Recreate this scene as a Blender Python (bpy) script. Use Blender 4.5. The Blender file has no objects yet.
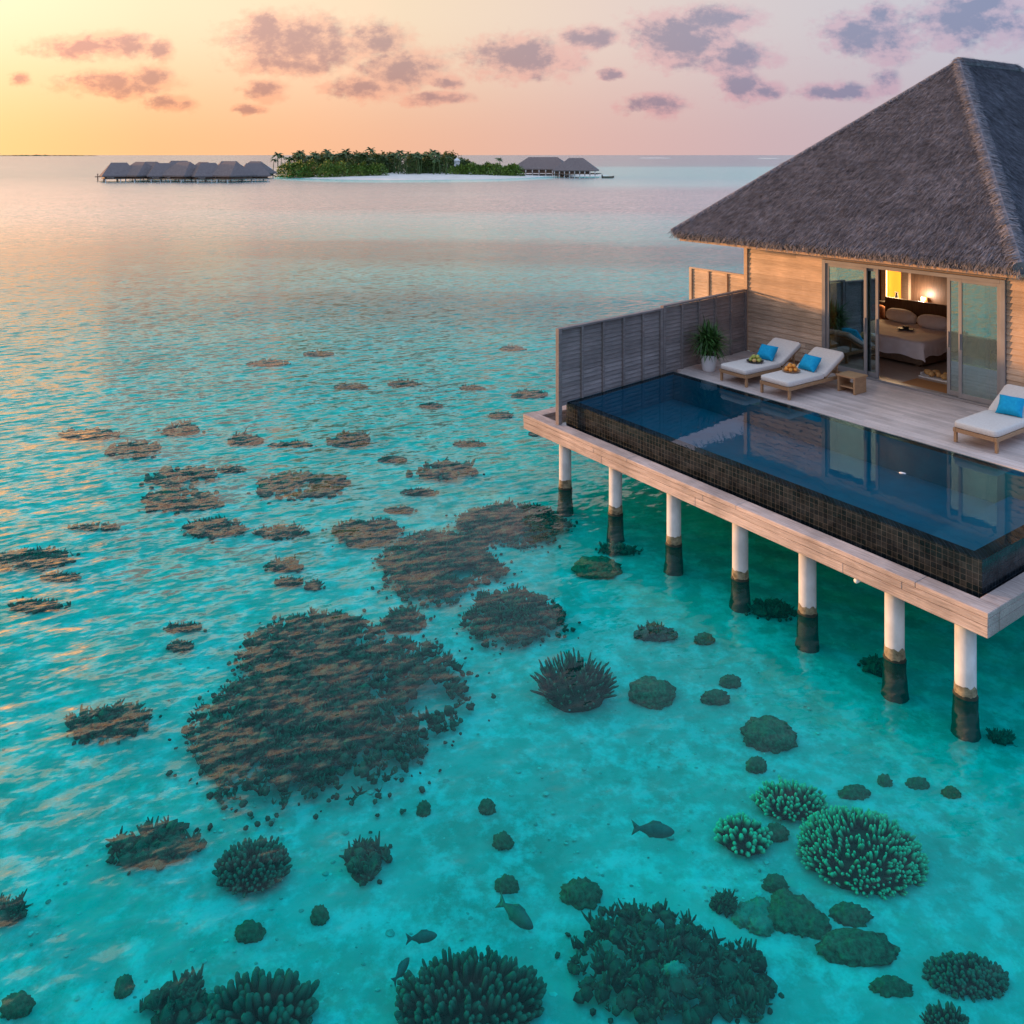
import bpy, bmesh, math, random
from mathutils import Vector, Matrix, noise as mnoise, Euler
R = math.radians
sc = bpy.context.scene
COL = sc.collection
# ------------------------------------------------------------------ camera
CAMZ = 6.1; FPX = 846.0; HY = 155.0
cam = bpy.data.cameras.new('camera'); cam_o = bpy.data.objects.new('camera', cam); COL.objects.link(cam_o)
cam_o.location = (0, 0, CAMZ); cam_o.rotation_euler = (R(90), 0, 0)
cam.sensor_width = 36; cam.lens = 36*FPX/1024; cam.shift_y = -(512-HY)/1024
cam.clip_start = .1; cam.clip_end = 60000
sc.camera = cam_o
# ------------------------------------------------------------------ sun and sky
SUN_AZ = Vector((-.90, .43, 0)).normalized(); SUN_EL = R(5.0)
SUN_DIR = (SUN_AZ*math.cos(SUN_EL) + Vector((0, 0, math.sin(SUN_EL)))).normalized()
sun = bpy.data.lights.new('sun', 'SUN'); sun_o = bpy.data.objects.new('sun', sun); COL.objects.link(sun_o)
sun.energy = 5.0; sun.angle = R(2.5); sun.color = (1, .49, .20)
sun_o.rotation_euler = (-SUN_DIR).to_track_quat('-Z', 'Y').to_euler()
sc.view_settings.view_transform = 'Standard'; sc.view_settings.look = 'None'
sc.view_settings.exposure = .28; sc.view_settings.gamma = 1
sc.view_settings.use_curve_mapping = False
sc.cycles.max_bounces = 10; sc.cycles.transparent_max_bounces = 16; sc.cycles.glossy_bounces = 5
sc.cycles.sample_clamp_indirect = 6

class NT:
    """small helper round a node tree"""
    def __init__(s, tree): s.t = tree; s.n = tree.nodes; s.l = tree.links
    def put(s, sock, v):
        if hasattr(v, 'is_output') or isinstance(v, bpy.types.NodeSocket): s.l.new(v, sock)
        elif v is not None: sock.default_value = v
    def node(s, typ, **kw):
        n = s.n.new(typ)
        for k, v in kw.items(): setattr(n, k, v)
        return n
    def m(s, op, a, b=None, c=None, clamp=False):
        n = s.node('ShaderNodeMath', operation=op, use_clamp=clamp)
        s.put(n.inputs[0], a); s.put(n.inputs[1], b)
        if c is not None: s.put(n.inputs[2], c)
        return n.outputs[0]
    def v(s, op, a, b=None, scale=None):
        n = s.node('ShaderNodeVectorMath', operation=op)
        s.put(n.inputs[0], a)
        if b is not None: s.put(n.inputs[1], b)
        if scale is not None: s.put(n.inputs['Scale'], scale)
        return n.outputs['Value'] if op in ('LENGTH', 'DOT_PRODUCT', 'DISTANCE') else n.outputs[0]
    def mix(s, f, a, b, blend='MIX'):
        n = s.node('ShaderNodeMix', data_type='RGBA', blend_type=blend)
        s.put(n.inputs[0], f); s.put(n.inputs[6], c4(a)); s.put(n.inputs[7], c4(b))
        return n.outputs[2]
    def ramp(s, f, stops, interp='LINEAR'):
        n = s.node('ShaderNodeValToRGB'); r = n.color_ramp; r.interpolation = interp
        while len(r.elements) < len(stops): r.elements.new(.5)
        for e, (p, c) in zip(r.elements, sorted(stops, key=lambda q: q[0])):
            e.position = p; e.color = c4(c)
        s.put(n.inputs[0], f); return n.outputs[0]
    def smooth(s, x, a, b, lo=0, hi=1):
        n = s.node('ShaderNodeMapRange', interpolation_type='SMOOTHSTEP')
        s.put(n.inputs[0], x); n.inputs[1].default_value = a; n.inputs[2].default_value = b
        n.inputs[3].default_value = lo; n.inputs[4].default_value = hi
        return n.outputs[0]
    def noise(s, vec, scale, detail=3, rough=.55, dist=0, out=0):
        n = s.node('ShaderNodeTexNoise'); s.put(n.inputs['Vector'], vec)
        n.inputs['Scale'].default_value = scale; n.inputs['Detail'].default_value = detail
        n.inputs['Roughness'].default_value = rough; n.inputs['Distortion'].default_value = dist
        return n.outputs[out]
    def mapping(s, vec, loc=(0,0,0), rot=(0,0,0), scale=(1,1,1)):
        n = s.node('ShaderNodeMapping'); s.put(n.inputs[0], vec)
        n.inputs[1].default_value = loc; n.inputs[2].default_value = rot; n.inputs[3].default_value = scale
        return n.outputs[0]
    def turned(s, vec, deg, scale, loc=(0,0,0)):
        return s.mapping(s.mapping(vec, rot=(0,0,R(-deg))), loc=loc, scale=scale)
    def xyz(s, vec):
        n = s.node('ShaderNodeSeparateXYZ'); s.put(n.inputs[0], vec); return n.outputs
    def comb(s, x, y, z):
        n = s.node('ShaderNodeCombineXYZ'); s.put(n.inputs[0], x); s.put(n.inputs[1], y); s.put(n.inputs[2], z); return n.outputs[0]
def c4(c):
    if isinstance(c, (tuple, list)) and len(c) == 3: return (*c, 1)
    return c

world = bpy.data.worlds.new('World'); sc.world = world; world.use_nodes = True
def build_world():
    w = NT(world.node_tree); w.n.clear()
    d = w.node('ShaderNodeTexCoord').outputs['Generated']
    d = w.v('NORMALIZE', d)
    x, y, z = w.xyz(d)
    flat = w.v('NORMALIZE', w.comb(x, y, 0))
    ca = w.v('DOT_PRODUCT', flat, tuple(SUN_AZ))
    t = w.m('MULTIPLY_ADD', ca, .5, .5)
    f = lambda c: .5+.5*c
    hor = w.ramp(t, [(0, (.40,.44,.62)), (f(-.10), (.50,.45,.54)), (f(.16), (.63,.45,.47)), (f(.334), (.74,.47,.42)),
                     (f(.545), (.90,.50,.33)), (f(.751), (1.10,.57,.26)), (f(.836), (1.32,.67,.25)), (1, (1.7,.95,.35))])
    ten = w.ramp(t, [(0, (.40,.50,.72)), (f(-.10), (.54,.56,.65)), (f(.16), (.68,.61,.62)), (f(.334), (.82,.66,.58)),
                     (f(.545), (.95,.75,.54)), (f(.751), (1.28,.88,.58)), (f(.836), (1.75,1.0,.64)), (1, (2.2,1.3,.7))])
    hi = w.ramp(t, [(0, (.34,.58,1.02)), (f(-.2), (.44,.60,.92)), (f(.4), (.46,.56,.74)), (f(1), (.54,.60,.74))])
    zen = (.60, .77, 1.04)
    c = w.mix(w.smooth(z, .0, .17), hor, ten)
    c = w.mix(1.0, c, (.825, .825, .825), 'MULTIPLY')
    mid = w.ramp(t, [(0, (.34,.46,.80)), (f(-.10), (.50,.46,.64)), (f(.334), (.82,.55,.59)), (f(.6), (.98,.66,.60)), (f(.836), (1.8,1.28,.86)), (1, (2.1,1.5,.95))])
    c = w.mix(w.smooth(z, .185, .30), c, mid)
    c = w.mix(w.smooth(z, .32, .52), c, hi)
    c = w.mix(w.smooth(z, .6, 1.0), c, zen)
    # golden glow round the low sun
    g = w.m('MAXIMUM', w.v('DOT_PRODUCT', d, tuple(SUN_DIR)), 0)
    c = w.mix(w.m('MULTIPLY', w.m('POWER', g, 12), .62), c, (1.5, 1.1, .66))
    c = w.mix(w.m('MULTIPLY', w.m('POWER', g, 500), .8), c, (2.6, 1.7, .7))
    # cumulus bank over the island, laid out by compass bearing and height above the horizon
    inv = w.m('DIVIDE', FPX, w.m('MAXIMUM', y, .05))
    p = w.comb(w.m('MULTIPLY', x, inv), w.m('MULTIPLY', z, inv), 0)
    n1 = w.noise(w.mapping(p, scale=(.022, .034, 1)), 1, 5, .62)
    n2 = w.noise(w.mapping(p, loc=(9, 4, 2), scale=(.08, .11, 1)), 1, 4, .6)
    pw = w.v('ADD', p, w.comb(w.m('MULTIPLY_ADD', n2, 16, -8), w.m('MULTIPLY_ADD', n1, 14, -7), 0))
    blobs = [(100,46,50,12),(160,50,13,10),(115,84,52,11),(150,80,22,12),(20,80,10,7),(300,44,58,25),(285,64,44,11),
             (268,28,24,16),(375,40,32,16),(400,70,38,19),(360,88,28,11),(265,90,20,9),(445,82,14,7),(440,98,28,6),
             (170,103,20,7),(250,110,14,5),(522,57,48,20),(590,38,28,10),(680,40,48,24),(715,20,38,13),(735,58,38,15),
             (740,85,20,15),(612,75,12,6),(655,105,26,10),(765,90,17,8),(868,36,42,22),(880,15,16,12),(840,92,38,8),
             (885,82,13,11),(970,24,62,20),(985,6,42,12)]
    dens = None; hgt = None
    for (cx, cy, rx, ry) in blobs:
        q = w.v('MULTIPLY', w.v('SUBTRACT', pw, (cx-512, HY-cy, 0)), (1/rx, 1/ry, 0))
        L = w.m('SUBTRACT', 1.58, w.v('LENGTH', q))
        dens = L if dens is None else w.m('SMOOTH_MAX', dens, L, .25)
    dens = w.m('ADD', w.m('MAXIMUM', dens, -1.2), w.m('MULTIPLY_ADD', n1, 1.9, -1.0))
    dens = w.m('ADD', dens, w.m('MULTIPLY_ADD', n2, 1.35, -.66))
    n3 = w.noise(w.mapping(p, loc=(-.26, .24, 0), scale=(.022, .034, 1)), 1, 5, .62)
    n4 = w.noise(w.mapping(p, loc=(9-.5, 4.45, 2), scale=(.08, .11, 1)), 1, 4, .6)
    lit = w.m('ADD', w.m('MULTIPLY', w.m('SUBTRACT', n1, n3), 4.2), w.m('MULTIPLY', w.m('SUBTRACT', n2, n4), 1.6))
    front = w.smooth(y, .1, .3)
    mask = w.m('MULTIPLY', w.smooth(dens, -.08, .75), front)
    core = w.m('MULTIPLY', w.smooth(w.m('SUBTRACT', dens, lit), .2, 1.35), front)
    edge = w.mix(1.0, c, w.mix(w.smooth(t, .52, .85), (.98, .80, .88), (1.0, .80, .80)), 'MULTIPLY')
    deep = w.mix(1.0, c, w.mix(w.smooth(t, .52, .85), (.44, .50, .68), (.55, .46, .60)), 'MULTIPLY')
    cl = w.mix(core, edge, deep)
    c = w.mix(w.m('MULTIPLY', mask, .92), c, cl)
    below = w.smooth(z, -.06, -.005)
    c = w.mix(below, (.03, .10, .13), c)
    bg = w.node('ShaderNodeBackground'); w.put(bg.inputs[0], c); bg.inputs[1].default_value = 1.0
    # physical dusk sky on top, for the dome overhead
    sky = w.node('ShaderNodeTexSky'); sky.sky_type = 'NISHITA'; sky.sun_disc = False
    sky.sun_elevation = SUN_EL; sky.sun_rotation = math.atan2(SUN_AZ.x, SUN_AZ.y)
    bg2 = w.node('ShaderNodeBackground'); w.put(bg2.inputs[0], w.mix(w.smooth(z, .4, .8), (0, 0, 0), sky.outputs[0])); bg2.inputs[1].default_value = .05
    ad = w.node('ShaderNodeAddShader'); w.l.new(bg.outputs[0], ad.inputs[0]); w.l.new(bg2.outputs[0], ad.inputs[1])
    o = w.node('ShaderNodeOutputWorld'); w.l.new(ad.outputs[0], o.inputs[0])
build_world()

# ------------------------------------------------------------------ frame of the villa: u along the terrace, v into the house
TH = math.atan2(-.8195, .573)
UX = Vector((math.cos(TH), math.sin(TH), 0)); VX = Vector((-math.sin(TH), math.cos(TH), 0))
ORG = Vector((5.54, 19.96, 0))
def W(u, v, z=0): return ORG + UX*u + VX*v + Vector((0, 0, z))
def px(x, y, z=0):
    d = FPX*(CAMZ-z)/(y-HY); return Vector(((x-512)/FPX*d, d, z))

# ------------------------------------------------------------------ materials
def newmat(name):
    m = bpy.data.materials.new(name); m.use_nodes = True
    t = NT(m.node_tree); t.n.clear()
    b = t.node('ShaderNodeBsdfPrincipled'); o = t.node('ShaderNodeOutputMaterial')
    t.l.new(b.outputs[0], o.inputs[0]); return m, t, b, o
def surf(name, c1, c2, scale=6, stretch=(1,1,1), rough=.6, bump=.2, detail=5, island=0, spec=.4, c3=None, dist=0, bdist=.02, tip=None, patches=0):
    m, t, b, o = newmat(name)
    co = t.node('ShaderNodeTexCoord').outputs['Object']
    mp = t.mapping(co, scale=stretch)
    nz = t.noise(mp, scale, detail, .6, dist)
    st = [(.3, c1), (.68, c2)]
    if c3: st.insert(1, (.5, c3))
    col = t.ramp(nz, st)
    if island:
        rnd = t.node('ShaderNodeNewGeometry').outputs['Random Per Island']
        col = t.mix(1.0, col, t.ramp(rnd, [(0, (1-island,)*3), (1, (1+island,)*3)]), 'MULTIPLY')
    if patches:
        pn = t.noise(co, 1.3, 4, .6)
        k = t.smooth(pn, .35, .65, 1-patches, 1+patches)
        col = t.mix(1.0, col, t.comb(k, k, k), 'MULTIPLY')
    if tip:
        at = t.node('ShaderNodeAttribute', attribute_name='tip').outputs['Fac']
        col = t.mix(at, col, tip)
    t.put(b.inputs['Base Color'], col)
    b.inputs['Roughness'].default_value = rough; b.inputs['Specular IOR Level'].default_value = spec
    if bump:
        bp = t.node('ShaderNodeBump'); bp.inputs['Strength'].default_value = bump; bp.inputs['Distance'].default_value = bdist
        t.put(bp.inputs['Height'], nz); t.l.new(bp.outputs[0], b.inputs['Normal'])
    return m
M = {}
M['deckwood'] = surf('weathered_deck_wood', (.46,.36,.32), (.66,.55,.50), 5, (.7,14,14), .65, .25, island=.14, patches=.1)
M['beamwood'] = surf('weathered_beam_wood', (.28,.215,.19), (.56,.46,.42), 5, (.55,12,20), .7, .8, patches=.2, island=.1, dist=.6)
M['fencewood'] = surf('grey_fence_wood', (.15,.125,.115), (.26,.22,.205), 5, (.8,12,12), .7, .3, island=.2, patches=.12)
M['clad'] = surf('cedar_cladding', (.36,.25,.17), (.54,.40,.29), 5, (.7,14,14), .6, .35, island=.2, patches=.12)
M['trimwood'] = surf('trim_wood', (.36,.23,.14), (.5,.34,.22), 5, (.7,14,14), .55, .2)
M['teak'] = surf('teak_wood', (.30,.16,.08), (.46,.27,.14), 6, (12,1,12), .5, .2)
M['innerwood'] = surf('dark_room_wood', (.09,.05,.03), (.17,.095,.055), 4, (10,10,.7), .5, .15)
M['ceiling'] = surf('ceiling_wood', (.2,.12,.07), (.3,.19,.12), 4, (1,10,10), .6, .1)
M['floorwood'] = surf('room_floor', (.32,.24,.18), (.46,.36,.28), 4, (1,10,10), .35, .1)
M['thatch'] = surf('thatch_straw', (.066,.068,.084), (.138,.140,.165), 7, (1,1,1), .95, .5, island=.5, spec=.1, patches=.16)
M['thatchcap'] = surf('thatch_cap_straw', (.115,.113,.13), (.215,.205,.225), 7, (1,1,1), .95, .5, island=.4, spec=.1)
M['eave'] = surf('eave_batten_wood', (.34,.21,.13), (.5,.34,.22), 6, (.8,10,10), .7, .3)
M['metal'] = surf('grey_aluminium', (.20,.19,.19), (.25,.24,.24), 3, (1,1,1), .38, .05, spec=.6)
M['concrete'] = surf('white_concrete', (.44,.44,.42), (.60,.60,.58), 5, (1,1,.5), .8, .25, patches=.12)
M['stain'] = surf('algae_stained_concrete', (.07,.06,.035), (.33,.27,.17), 11, (1,1,1.4), .8, .5)
M['algae'] = surf('dark_algae', (.008,.014,.010), (.028,.036,.024), 9, (1,1,1), .8, .6)
M['cushion'] = surf('cream_canvas', (.62,.55,.49), (.70,.63,.57), 30, (1,1,1), .9, .15, spec=.2)
M['blue'] = surf('blue_cloth', (.006,.27,.50), (.012,.36,.60), 20, (1,1,1), .85, .3, spec=.2)
M['linen'] = surf('white_linen', (.78,.75,.77), (.86,.83,.85), 9, (1,1,1), .9, .3, spec=.2)
M['bedbase'] = surf('brown_bed_base', (.11,.07,.045), (.17,.11,.07), 12, (1,1,1), .7, .1)
M['darkcloth'] = surf('dark_upholstery', (.035,.03,.03), (.07,.06,.055), 12, (1,1,1), .9, .1)
M['orangecloth'] = surf('rust_cloth', (.32,.12,.05), (.42,.18,.08), 12, (1,1,1), .9, .1)
M['mat'] = surf('brown_mat', (.35,.15,.05), (.5,.24,.09), 20, (1,6,1), .8, .3)
M['white'] = surf('white_ceramic', (.66,.66,.65), (.76,.76,.75), 6, (1,1,1), .4, .08)
M['leaf'] = surf('palm_leaf', (.025,.075,.015), (.06,.15,.03), 9, (1,1,1), .5, .1, island=.5, spec=.4)
M['stem'] = surf('plant_stem', (.14,.09,.05), (.24,.17,.1), 20, (1,1,1), .8, .3)
M['orange'] = surf('orange_peel', (.62,.22,.03), (.75,.32,.06), 30, (1,1,1), .45, .2, island=.15)
M['greenfruit'] = surf('green_fruit', (.16,.24,.04), (.48,.42,.1), 8, (1,1,1), .45, .1, island=.3)
M['bread'] = surf('golden_bread', (.45,.24,.08), (.66,.42,.18), 12, (1,1,1), .7, .2, island=.2)
M['black'] = surf('black_metal', (.02,.02,.02), (.04,.04,.04), 12, (1,1,1), .5, .05)
M['sandisle'] = surf('island_sand', (.60,.56,.50), (.74,.70,.64), .3, (1,1,1), .9, .1)
M['farthatch'] = surf('far_thatch', (.15,.12,.115), (.24,.20,.19), 2.5, (1,1,3), .95, .3, spec=.1)
M['farwall'] = surf('far_hut_wood', (.16,.11,.08), (.26,.19,.14), 2, (1,1,1), .8, .1)
M['farwhite'] = surf('far_white_paint', (.66,.64,.62), (.76,.74,.72), 2, (1,1,1), .7, .05)
M['palm'] = surf('island_palm', (.03,.075,.02), (.08,.14,.035), 1.0, (1,1,1), .6, 0, island=.4)
M['bush'] = surf('island_bush', (.07,.16,.025), (.16,.27,.045), .35, (1,1,1), .6, 0, island=.5)
M['forest'] = surf('island_forest', (.03,.075,.018), (.08,.14,.03), .3, (1,1,1), .6, 0, island=.5)
M['finger'] = surf('finger_coral', (.014,.016,.010), (.04,.042,.024), 8, (1,1,1), .8, .3, island=.35, tip=(.66,.60,.32), spec=.1)
M['fingerdark'] = surf('dark_finger_coral', (.014,.018,.012), (.036,.042,.026), 8, (1,1,1), .8, .3, island=.35, tip=(.13,.14,.09), spec=.1)
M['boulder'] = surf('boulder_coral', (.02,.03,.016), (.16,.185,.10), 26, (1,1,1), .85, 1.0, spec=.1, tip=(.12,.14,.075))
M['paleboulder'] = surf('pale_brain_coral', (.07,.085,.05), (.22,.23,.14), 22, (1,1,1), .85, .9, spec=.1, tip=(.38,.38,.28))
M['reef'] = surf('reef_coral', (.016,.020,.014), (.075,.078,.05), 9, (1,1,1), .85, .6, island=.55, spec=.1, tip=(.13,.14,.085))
M['rubble'] = surf('coral_rubble', (.30,.28,.22), (.62,.58,.48), 9, (1,1,1), .85, .3, island=.35, spec=.1)
M['fish'] = surf('grey_fish', (.05,.055,.045), (.12,.12,.09), 14, (1,3,1), .5, .1)

def glass_mat(name, refl, tint):
    m, t, b, o = newmat(name); t.n.remove(b)
    tr = t.node('ShaderNodeBsdfTransparent'); tr.inputs[0].default_value = c4(tint)
    gl = t.node('ShaderNodeBsdfGlossy'); gl.inputs['Roughness'].default_value = .0; gl.inputs[0].default_value = (.80,.97,1,1)
    fr = t.node('ShaderNodeFresnel'); fr.inputs[0].default_value = 1.5
    f = t.m('ADD', fr.outputs[0], refl, clamp=True)
    mx = t.node('ShaderNodeMixShader'); t.put(mx.inputs[0], f); t.l.new(tr.outputs[0], mx.inputs[1]); t.l.new(gl.outputs[0], mx.inputs[2])
    t.l.new(mx.outputs[0], o.inputs[0]); return m
M['glass'] = glass_mat('coated_door_glass', .25, (.62,.74,.72))
def emis(name, col, s):
    m, t, b, o = newmat(name)
    b.inputs['Base Color'].default_value = c4(col); b.inputs['Emission Color'].default_value = c4(col); b.inputs['Emission Strength'].default_value = s
    return m
M['glow'] = emis('lit_niche', (1,.36,.03), 1.15)
M['lampglow'] = emis('lit_lamp_shade', (1,.42,.13), .7)

def tile_mat():
    m, t, b, o = newmat('black_mosaic_tile')
    co = t.node('ShaderNodeTexCoord').outputs['Object']
    x, y, z = t.xyz(co)
    uvw = t.comb(t.m('ADD', x, y), t.m('ADD', z, .012), 0)
    br = t.node('ShaderNodeTexBrick'); br.offset = 0; br.squash = 1
    t.put(br.inputs['Vector'], uvw)
    br.inputs['Color1'].default_value = (.004,.009,.013,1); br.inputs['Color2'].default_value = (.020,.025,.030,1)
    br.inputs['Mortar'].default_value = (.024,.032,.040,1); br.inputs['Scale'].default_value = 1
    br.inputs['Mortar Size'].default_value = .003; br.inputs['Brick Width'].default_value = .07; br.inputs['Row Height'].default_value = .07
    br.inputs['Bias'].default_value = -.25
    n = t.noise(co, 5.0, 5, .7)
    col = t.mix(1.0, br.outputs[0], t.ramp(n, [(.35, (.3,.36,.4)), (.65, (1.7,1.6,1.5))]), 'MULTIPLY')
    t.put(b.inputs['Base Color'], col)
    t.put(b.inputs['Roughness'], t.m('MULTIPLY_ADD', br.outputs['Fac'], .5, .18))
    b.inputs['Specular IOR Level'].default_value = .22
    bp = t.node('ShaderNodeBump'); bp.inputs['Strength'].default_value = .6; bp.inputs['Distance'].default_value = .004
    t.put(bp.inputs['Height'], t.m('SUBTRACT', 1, br.outputs['Fac'])); t.l.new(bp.outputs[0], b.inputs['Normal'])
    return m
M['tile'] = tile_mat()
M['basin'] = surf('deep_blue_pool_tile', (.001,.11,.15), (.003,.155,.20), 3, (1,1,1), .4, .05)

def pool_water_mat():
    m, t, b, o = newmat('pool_water'); t.n.remove(b)
    pos = t.node('ShaderNodeNewGeometry').outputs['Position']
    nz = t.noise(t.mapping(pos, scale=(1, 1.6, 1)), 7, 3, .5, out=1)
    sl = t.v('MULTIPLY', t.v('SUBTRACT', nz, (.5,.5,.5)), (.016,.016,0))
    nrm = t.v('NORMALIZE', t.v('ADD', sl, (0,0,1)))
    back = t.node('ShaderNodeNewGeometry').outputs['Backfacing']
    fr = t.node('ShaderNodeFresnel'); t.put(fr.inputs[0], t.m('MULTIPLY_ADD', back, 1/1.33-1.33, 1.33)); t.put(fr.inputs['Normal'], nrm)
    gl = t.node('ShaderNodeBsdfGlossy'); gl.inputs['Roughness'].default_value = .01; t.put(gl.inputs['Normal'], nrm)
    gl.inputs[0].default_value = (.82,.95,1,1)
    tr = t.node('ShaderNodeBsdfTransparent'); tr.inputs[0].default_value = (.45,.74,.84,1)
    mx = t.node('ShaderNodeMixShader'); t.put(mx.inputs[0], t.m('MULTIPLY', fr.outputs[0], .72, clamp=True))
    t.l.new(tr.outputs[0], mx.inputs[1]); t.l.new(gl.outputs[0], mx.inputs[2]); t.l.new(mx.outputs[0], o.inputs[0])
    return m
M['poolwater'] = pool_water_mat()

def sea_mat():
    m, t, b, o = newmat('sea_water'); t.n.remove(b)
    pos = t.node('ShaderNodeNewGeometry').outputs['Position']
    X, Y, Z = t.xyz(pos)
    gust = t.noise(t.turned(pos, 20, (.05,.14,1)), 1, 3, .5)
    # the house shelters the water to its right; the open lagoon on the left is rippled
    lee = t.smooth(t.m('ADD', X, t.m('MULTIPLY', Y, -.16)), -8.2, -1.6, 1.0, .18)
    far = t.smooth(Y, 11.5, 19)
    amp = t.m('MULTIPLY', t.m('MAXIMUM', lee, far), t.m('MULTIPLY_ADD', gust, 1.3, .35))
    amp = t.m('MULTIPLY', amp, t.smooth(Y, 11, 50, 1.0, .20))
    sx = sy = None
    for ang, along, across, k, det in ((25, 1.4, 4.8, 2.2, 4), (8, 3.0, 9.5, 1.6, 3), (44, 5.0, 14, 1.0, 2), (20, .2, .8, .5, 3)):
        n = t.noise(t.turned(pos, ang, (along, across, 1), (ang, k*7, 0)), 1, det, .6, .3)
        s = t.m('MULTIPLY', t.m('SUBTRACT', n, .5), k)
        a = t.m('MULTIPLY', s, -math.sin(R(ang))); bq = t.m('MULTIPLY', s, math.cos(R(ang)))
        sx = a if sx is None else t.m('ADD', sx, a); sy = bq if sy is None else t.m('ADD', sy, bq)
    nrm = t.v('NORMALIZE', t.comb(t.m('MULTIPLY', sx, amp), t.m('MULTIPLY', sy, amp), 1))
    back = t.node('ShaderNodeNewGeometry').outputs['Backfacing']
    fr = t.node('ShaderNodeFresnel'); t.put(fr.inputs[0], t.m('MULTIPLY_ADD', back, 1/1.33-1.33, 1.33)); t.put(fr.inputs['Normal'], nrm)
    gl = t.node('ShaderNodeBsdfGlossy'); t.put(gl.inputs['Roughness'], t.smooth(Y, 14, 90, .07, .27)); t.put(gl.inputs['Normal'], nrm)
    gl.inputs[0].default_value = (.97,.96,.97,1)
    tr = t.node('ShaderNodeBsdfTransparent'); tr.inputs[0].default_value = (.010,.915,.91,1)
    # teal veil mixed into the surface stands in for light scattered within the water
    veil = t.node('ShaderNodeBsdfDiffuse'); veil.inputs[0].default_value = (.0,.62,.60,1)
    ms = t.node('ShaderNodeMixShader'); ms.inputs[0].default_value = .022
    t.l.new(tr.outputs[0], ms.inputs[1]); t.l.new(veil.outputs[0], ms.inputs[2]); tr = ms
    mx = t.node('ShaderNodeMixShader'); t.put(mx.inputs[0], t.m('MULTIPLY', t.m('SUBTRACT', fr.outputs[0], .017, clamp=True), t.smooth(Y, 45, 260, 1.0, .66)))
    t.l.new(tr.outputs[0], mx.inputs[1]); t.l.new(gl.outputs[0], mx.inputs[2]); t.l.new(mx.outputs[0], o.inputs[0])
    return m
M['sea'] = sea_mat()

def seabed_mat():
    m, t, b, o = newmat('lagoon_bed')
    pos = t.node('ShaderNodeNewGeometry').outputs['Position']
    X, Y, Z = t.xyz(pos)
    n1 = t.noise(pos, .7, 5, .6); n2 = t.noise(pos, 4, 4, .6)
    sand = t.ramp(n1, [(.28, (.56,.53,.44)), (.5, (.72,.68,.59)), (.72, (.82,.78,.68))])
    sand = t.mix(t.smooth(n2, .35, .62, .0, .35), t.mix(1.0, sand, (.66,.66,.62), 'MULTIPLY'), sand)
    sand = t.mix(t.smooth(t.noise(pos, 1.6, 5, .7), .60, .70), sand, (.30,.29,.22))
    n3 = t.noise(pos, 3.2, 6, .7); n4 = t.noise(pos, 11, 4, .65)
    sand = t.mix(t.smooth(n3, .44, .66, 0, .55), t.mix(1.0, sand, (.84,.84,.82), 'MULTIPLY'), (.84,.81,.74))
    sand = t.mix(t.smooth(n4, .58, .70, 0, .4), sand, (.42,.41,.33))
    # seagrass meadows lie in belts across the lagoon, deep water begins past the outer reef
    nb = t.noise(t.turned(pos, 6, (.012,.04,1)), 1, 5, .62)
    yy = t.m('MAXIMUM', t.m('ADD', Y, t.m('MULTIPLY', X, .12)), 3)
    q = t.m('ADD', t.m('DIVIDE', 5161/300, yy), t.m('MULTIPLY_ADD', nb, .14, -.07))
    k = lambda y: (y-155)/300
    g = lambda a: (a, a, a)
    grass = t.ramp(q, [(k(156), g(1)), (k(161), g(1)), (k(167), g(.85)), (k(180), g(.8)), (k(188), g(.95)), (k(206), g(.97)), (k(217), g(.2)),
                       (k(229), g(.1)), (k(238), g(.78)), (k(256), g(.72)), (k(266), g(.1)), (k(280), g(.15)), (k(290), g(.6)), (k(306), g(.45)), (k(325), g(.08)), (k(400), g(0))])
    nm = t.noise(pos, .35, 5, .65)
    bearing = t.m('DIVIDE', X, yy)
    west = t.m('MULTIPLY', t.smooth(bearing, -.05, -.5), t.smooth(Y, 16, 60))
    east = t.m('MULTIPLY', t.smooth(bearing, .03, .12), t.m('MULTIPLY', t.smooth(Y, 150, 190), t.smooth(Y, 520, 420)))
    grass = t.m('MAXIMUM', grass, t.m('MULTIPLY', west, .85))
    grass = t.m('MULTIPLY', grass, t.m('MULTIPLY_ADD', east, -.92, 1))
    grass = t.m('MULTIPLY', grass, t.smooth(nm, .25, .55, .75, 1), clamp=True)
    gcol = t.mix(n2, (.022,.022,.035), (.05,.05,.065))
    col = t.mix(grass, sand, gcol)
    t.put(b.inputs['Base Color'], col); b.inputs['Roughness'].default_value = .9; b.inputs['Specular IOR Level'].default_value = .1
    bp = t.node('ShaderNodeBump'); bp.inputs['Strength'].default_value = .5; bp.inputs['Distance'].default_value = .05
    t.put(bp.inputs['Height'], n2); t.l.new(bp.outputs[0], b.inputs['Normal'])
    return m
M['bed'] = seabed_mat()

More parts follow.
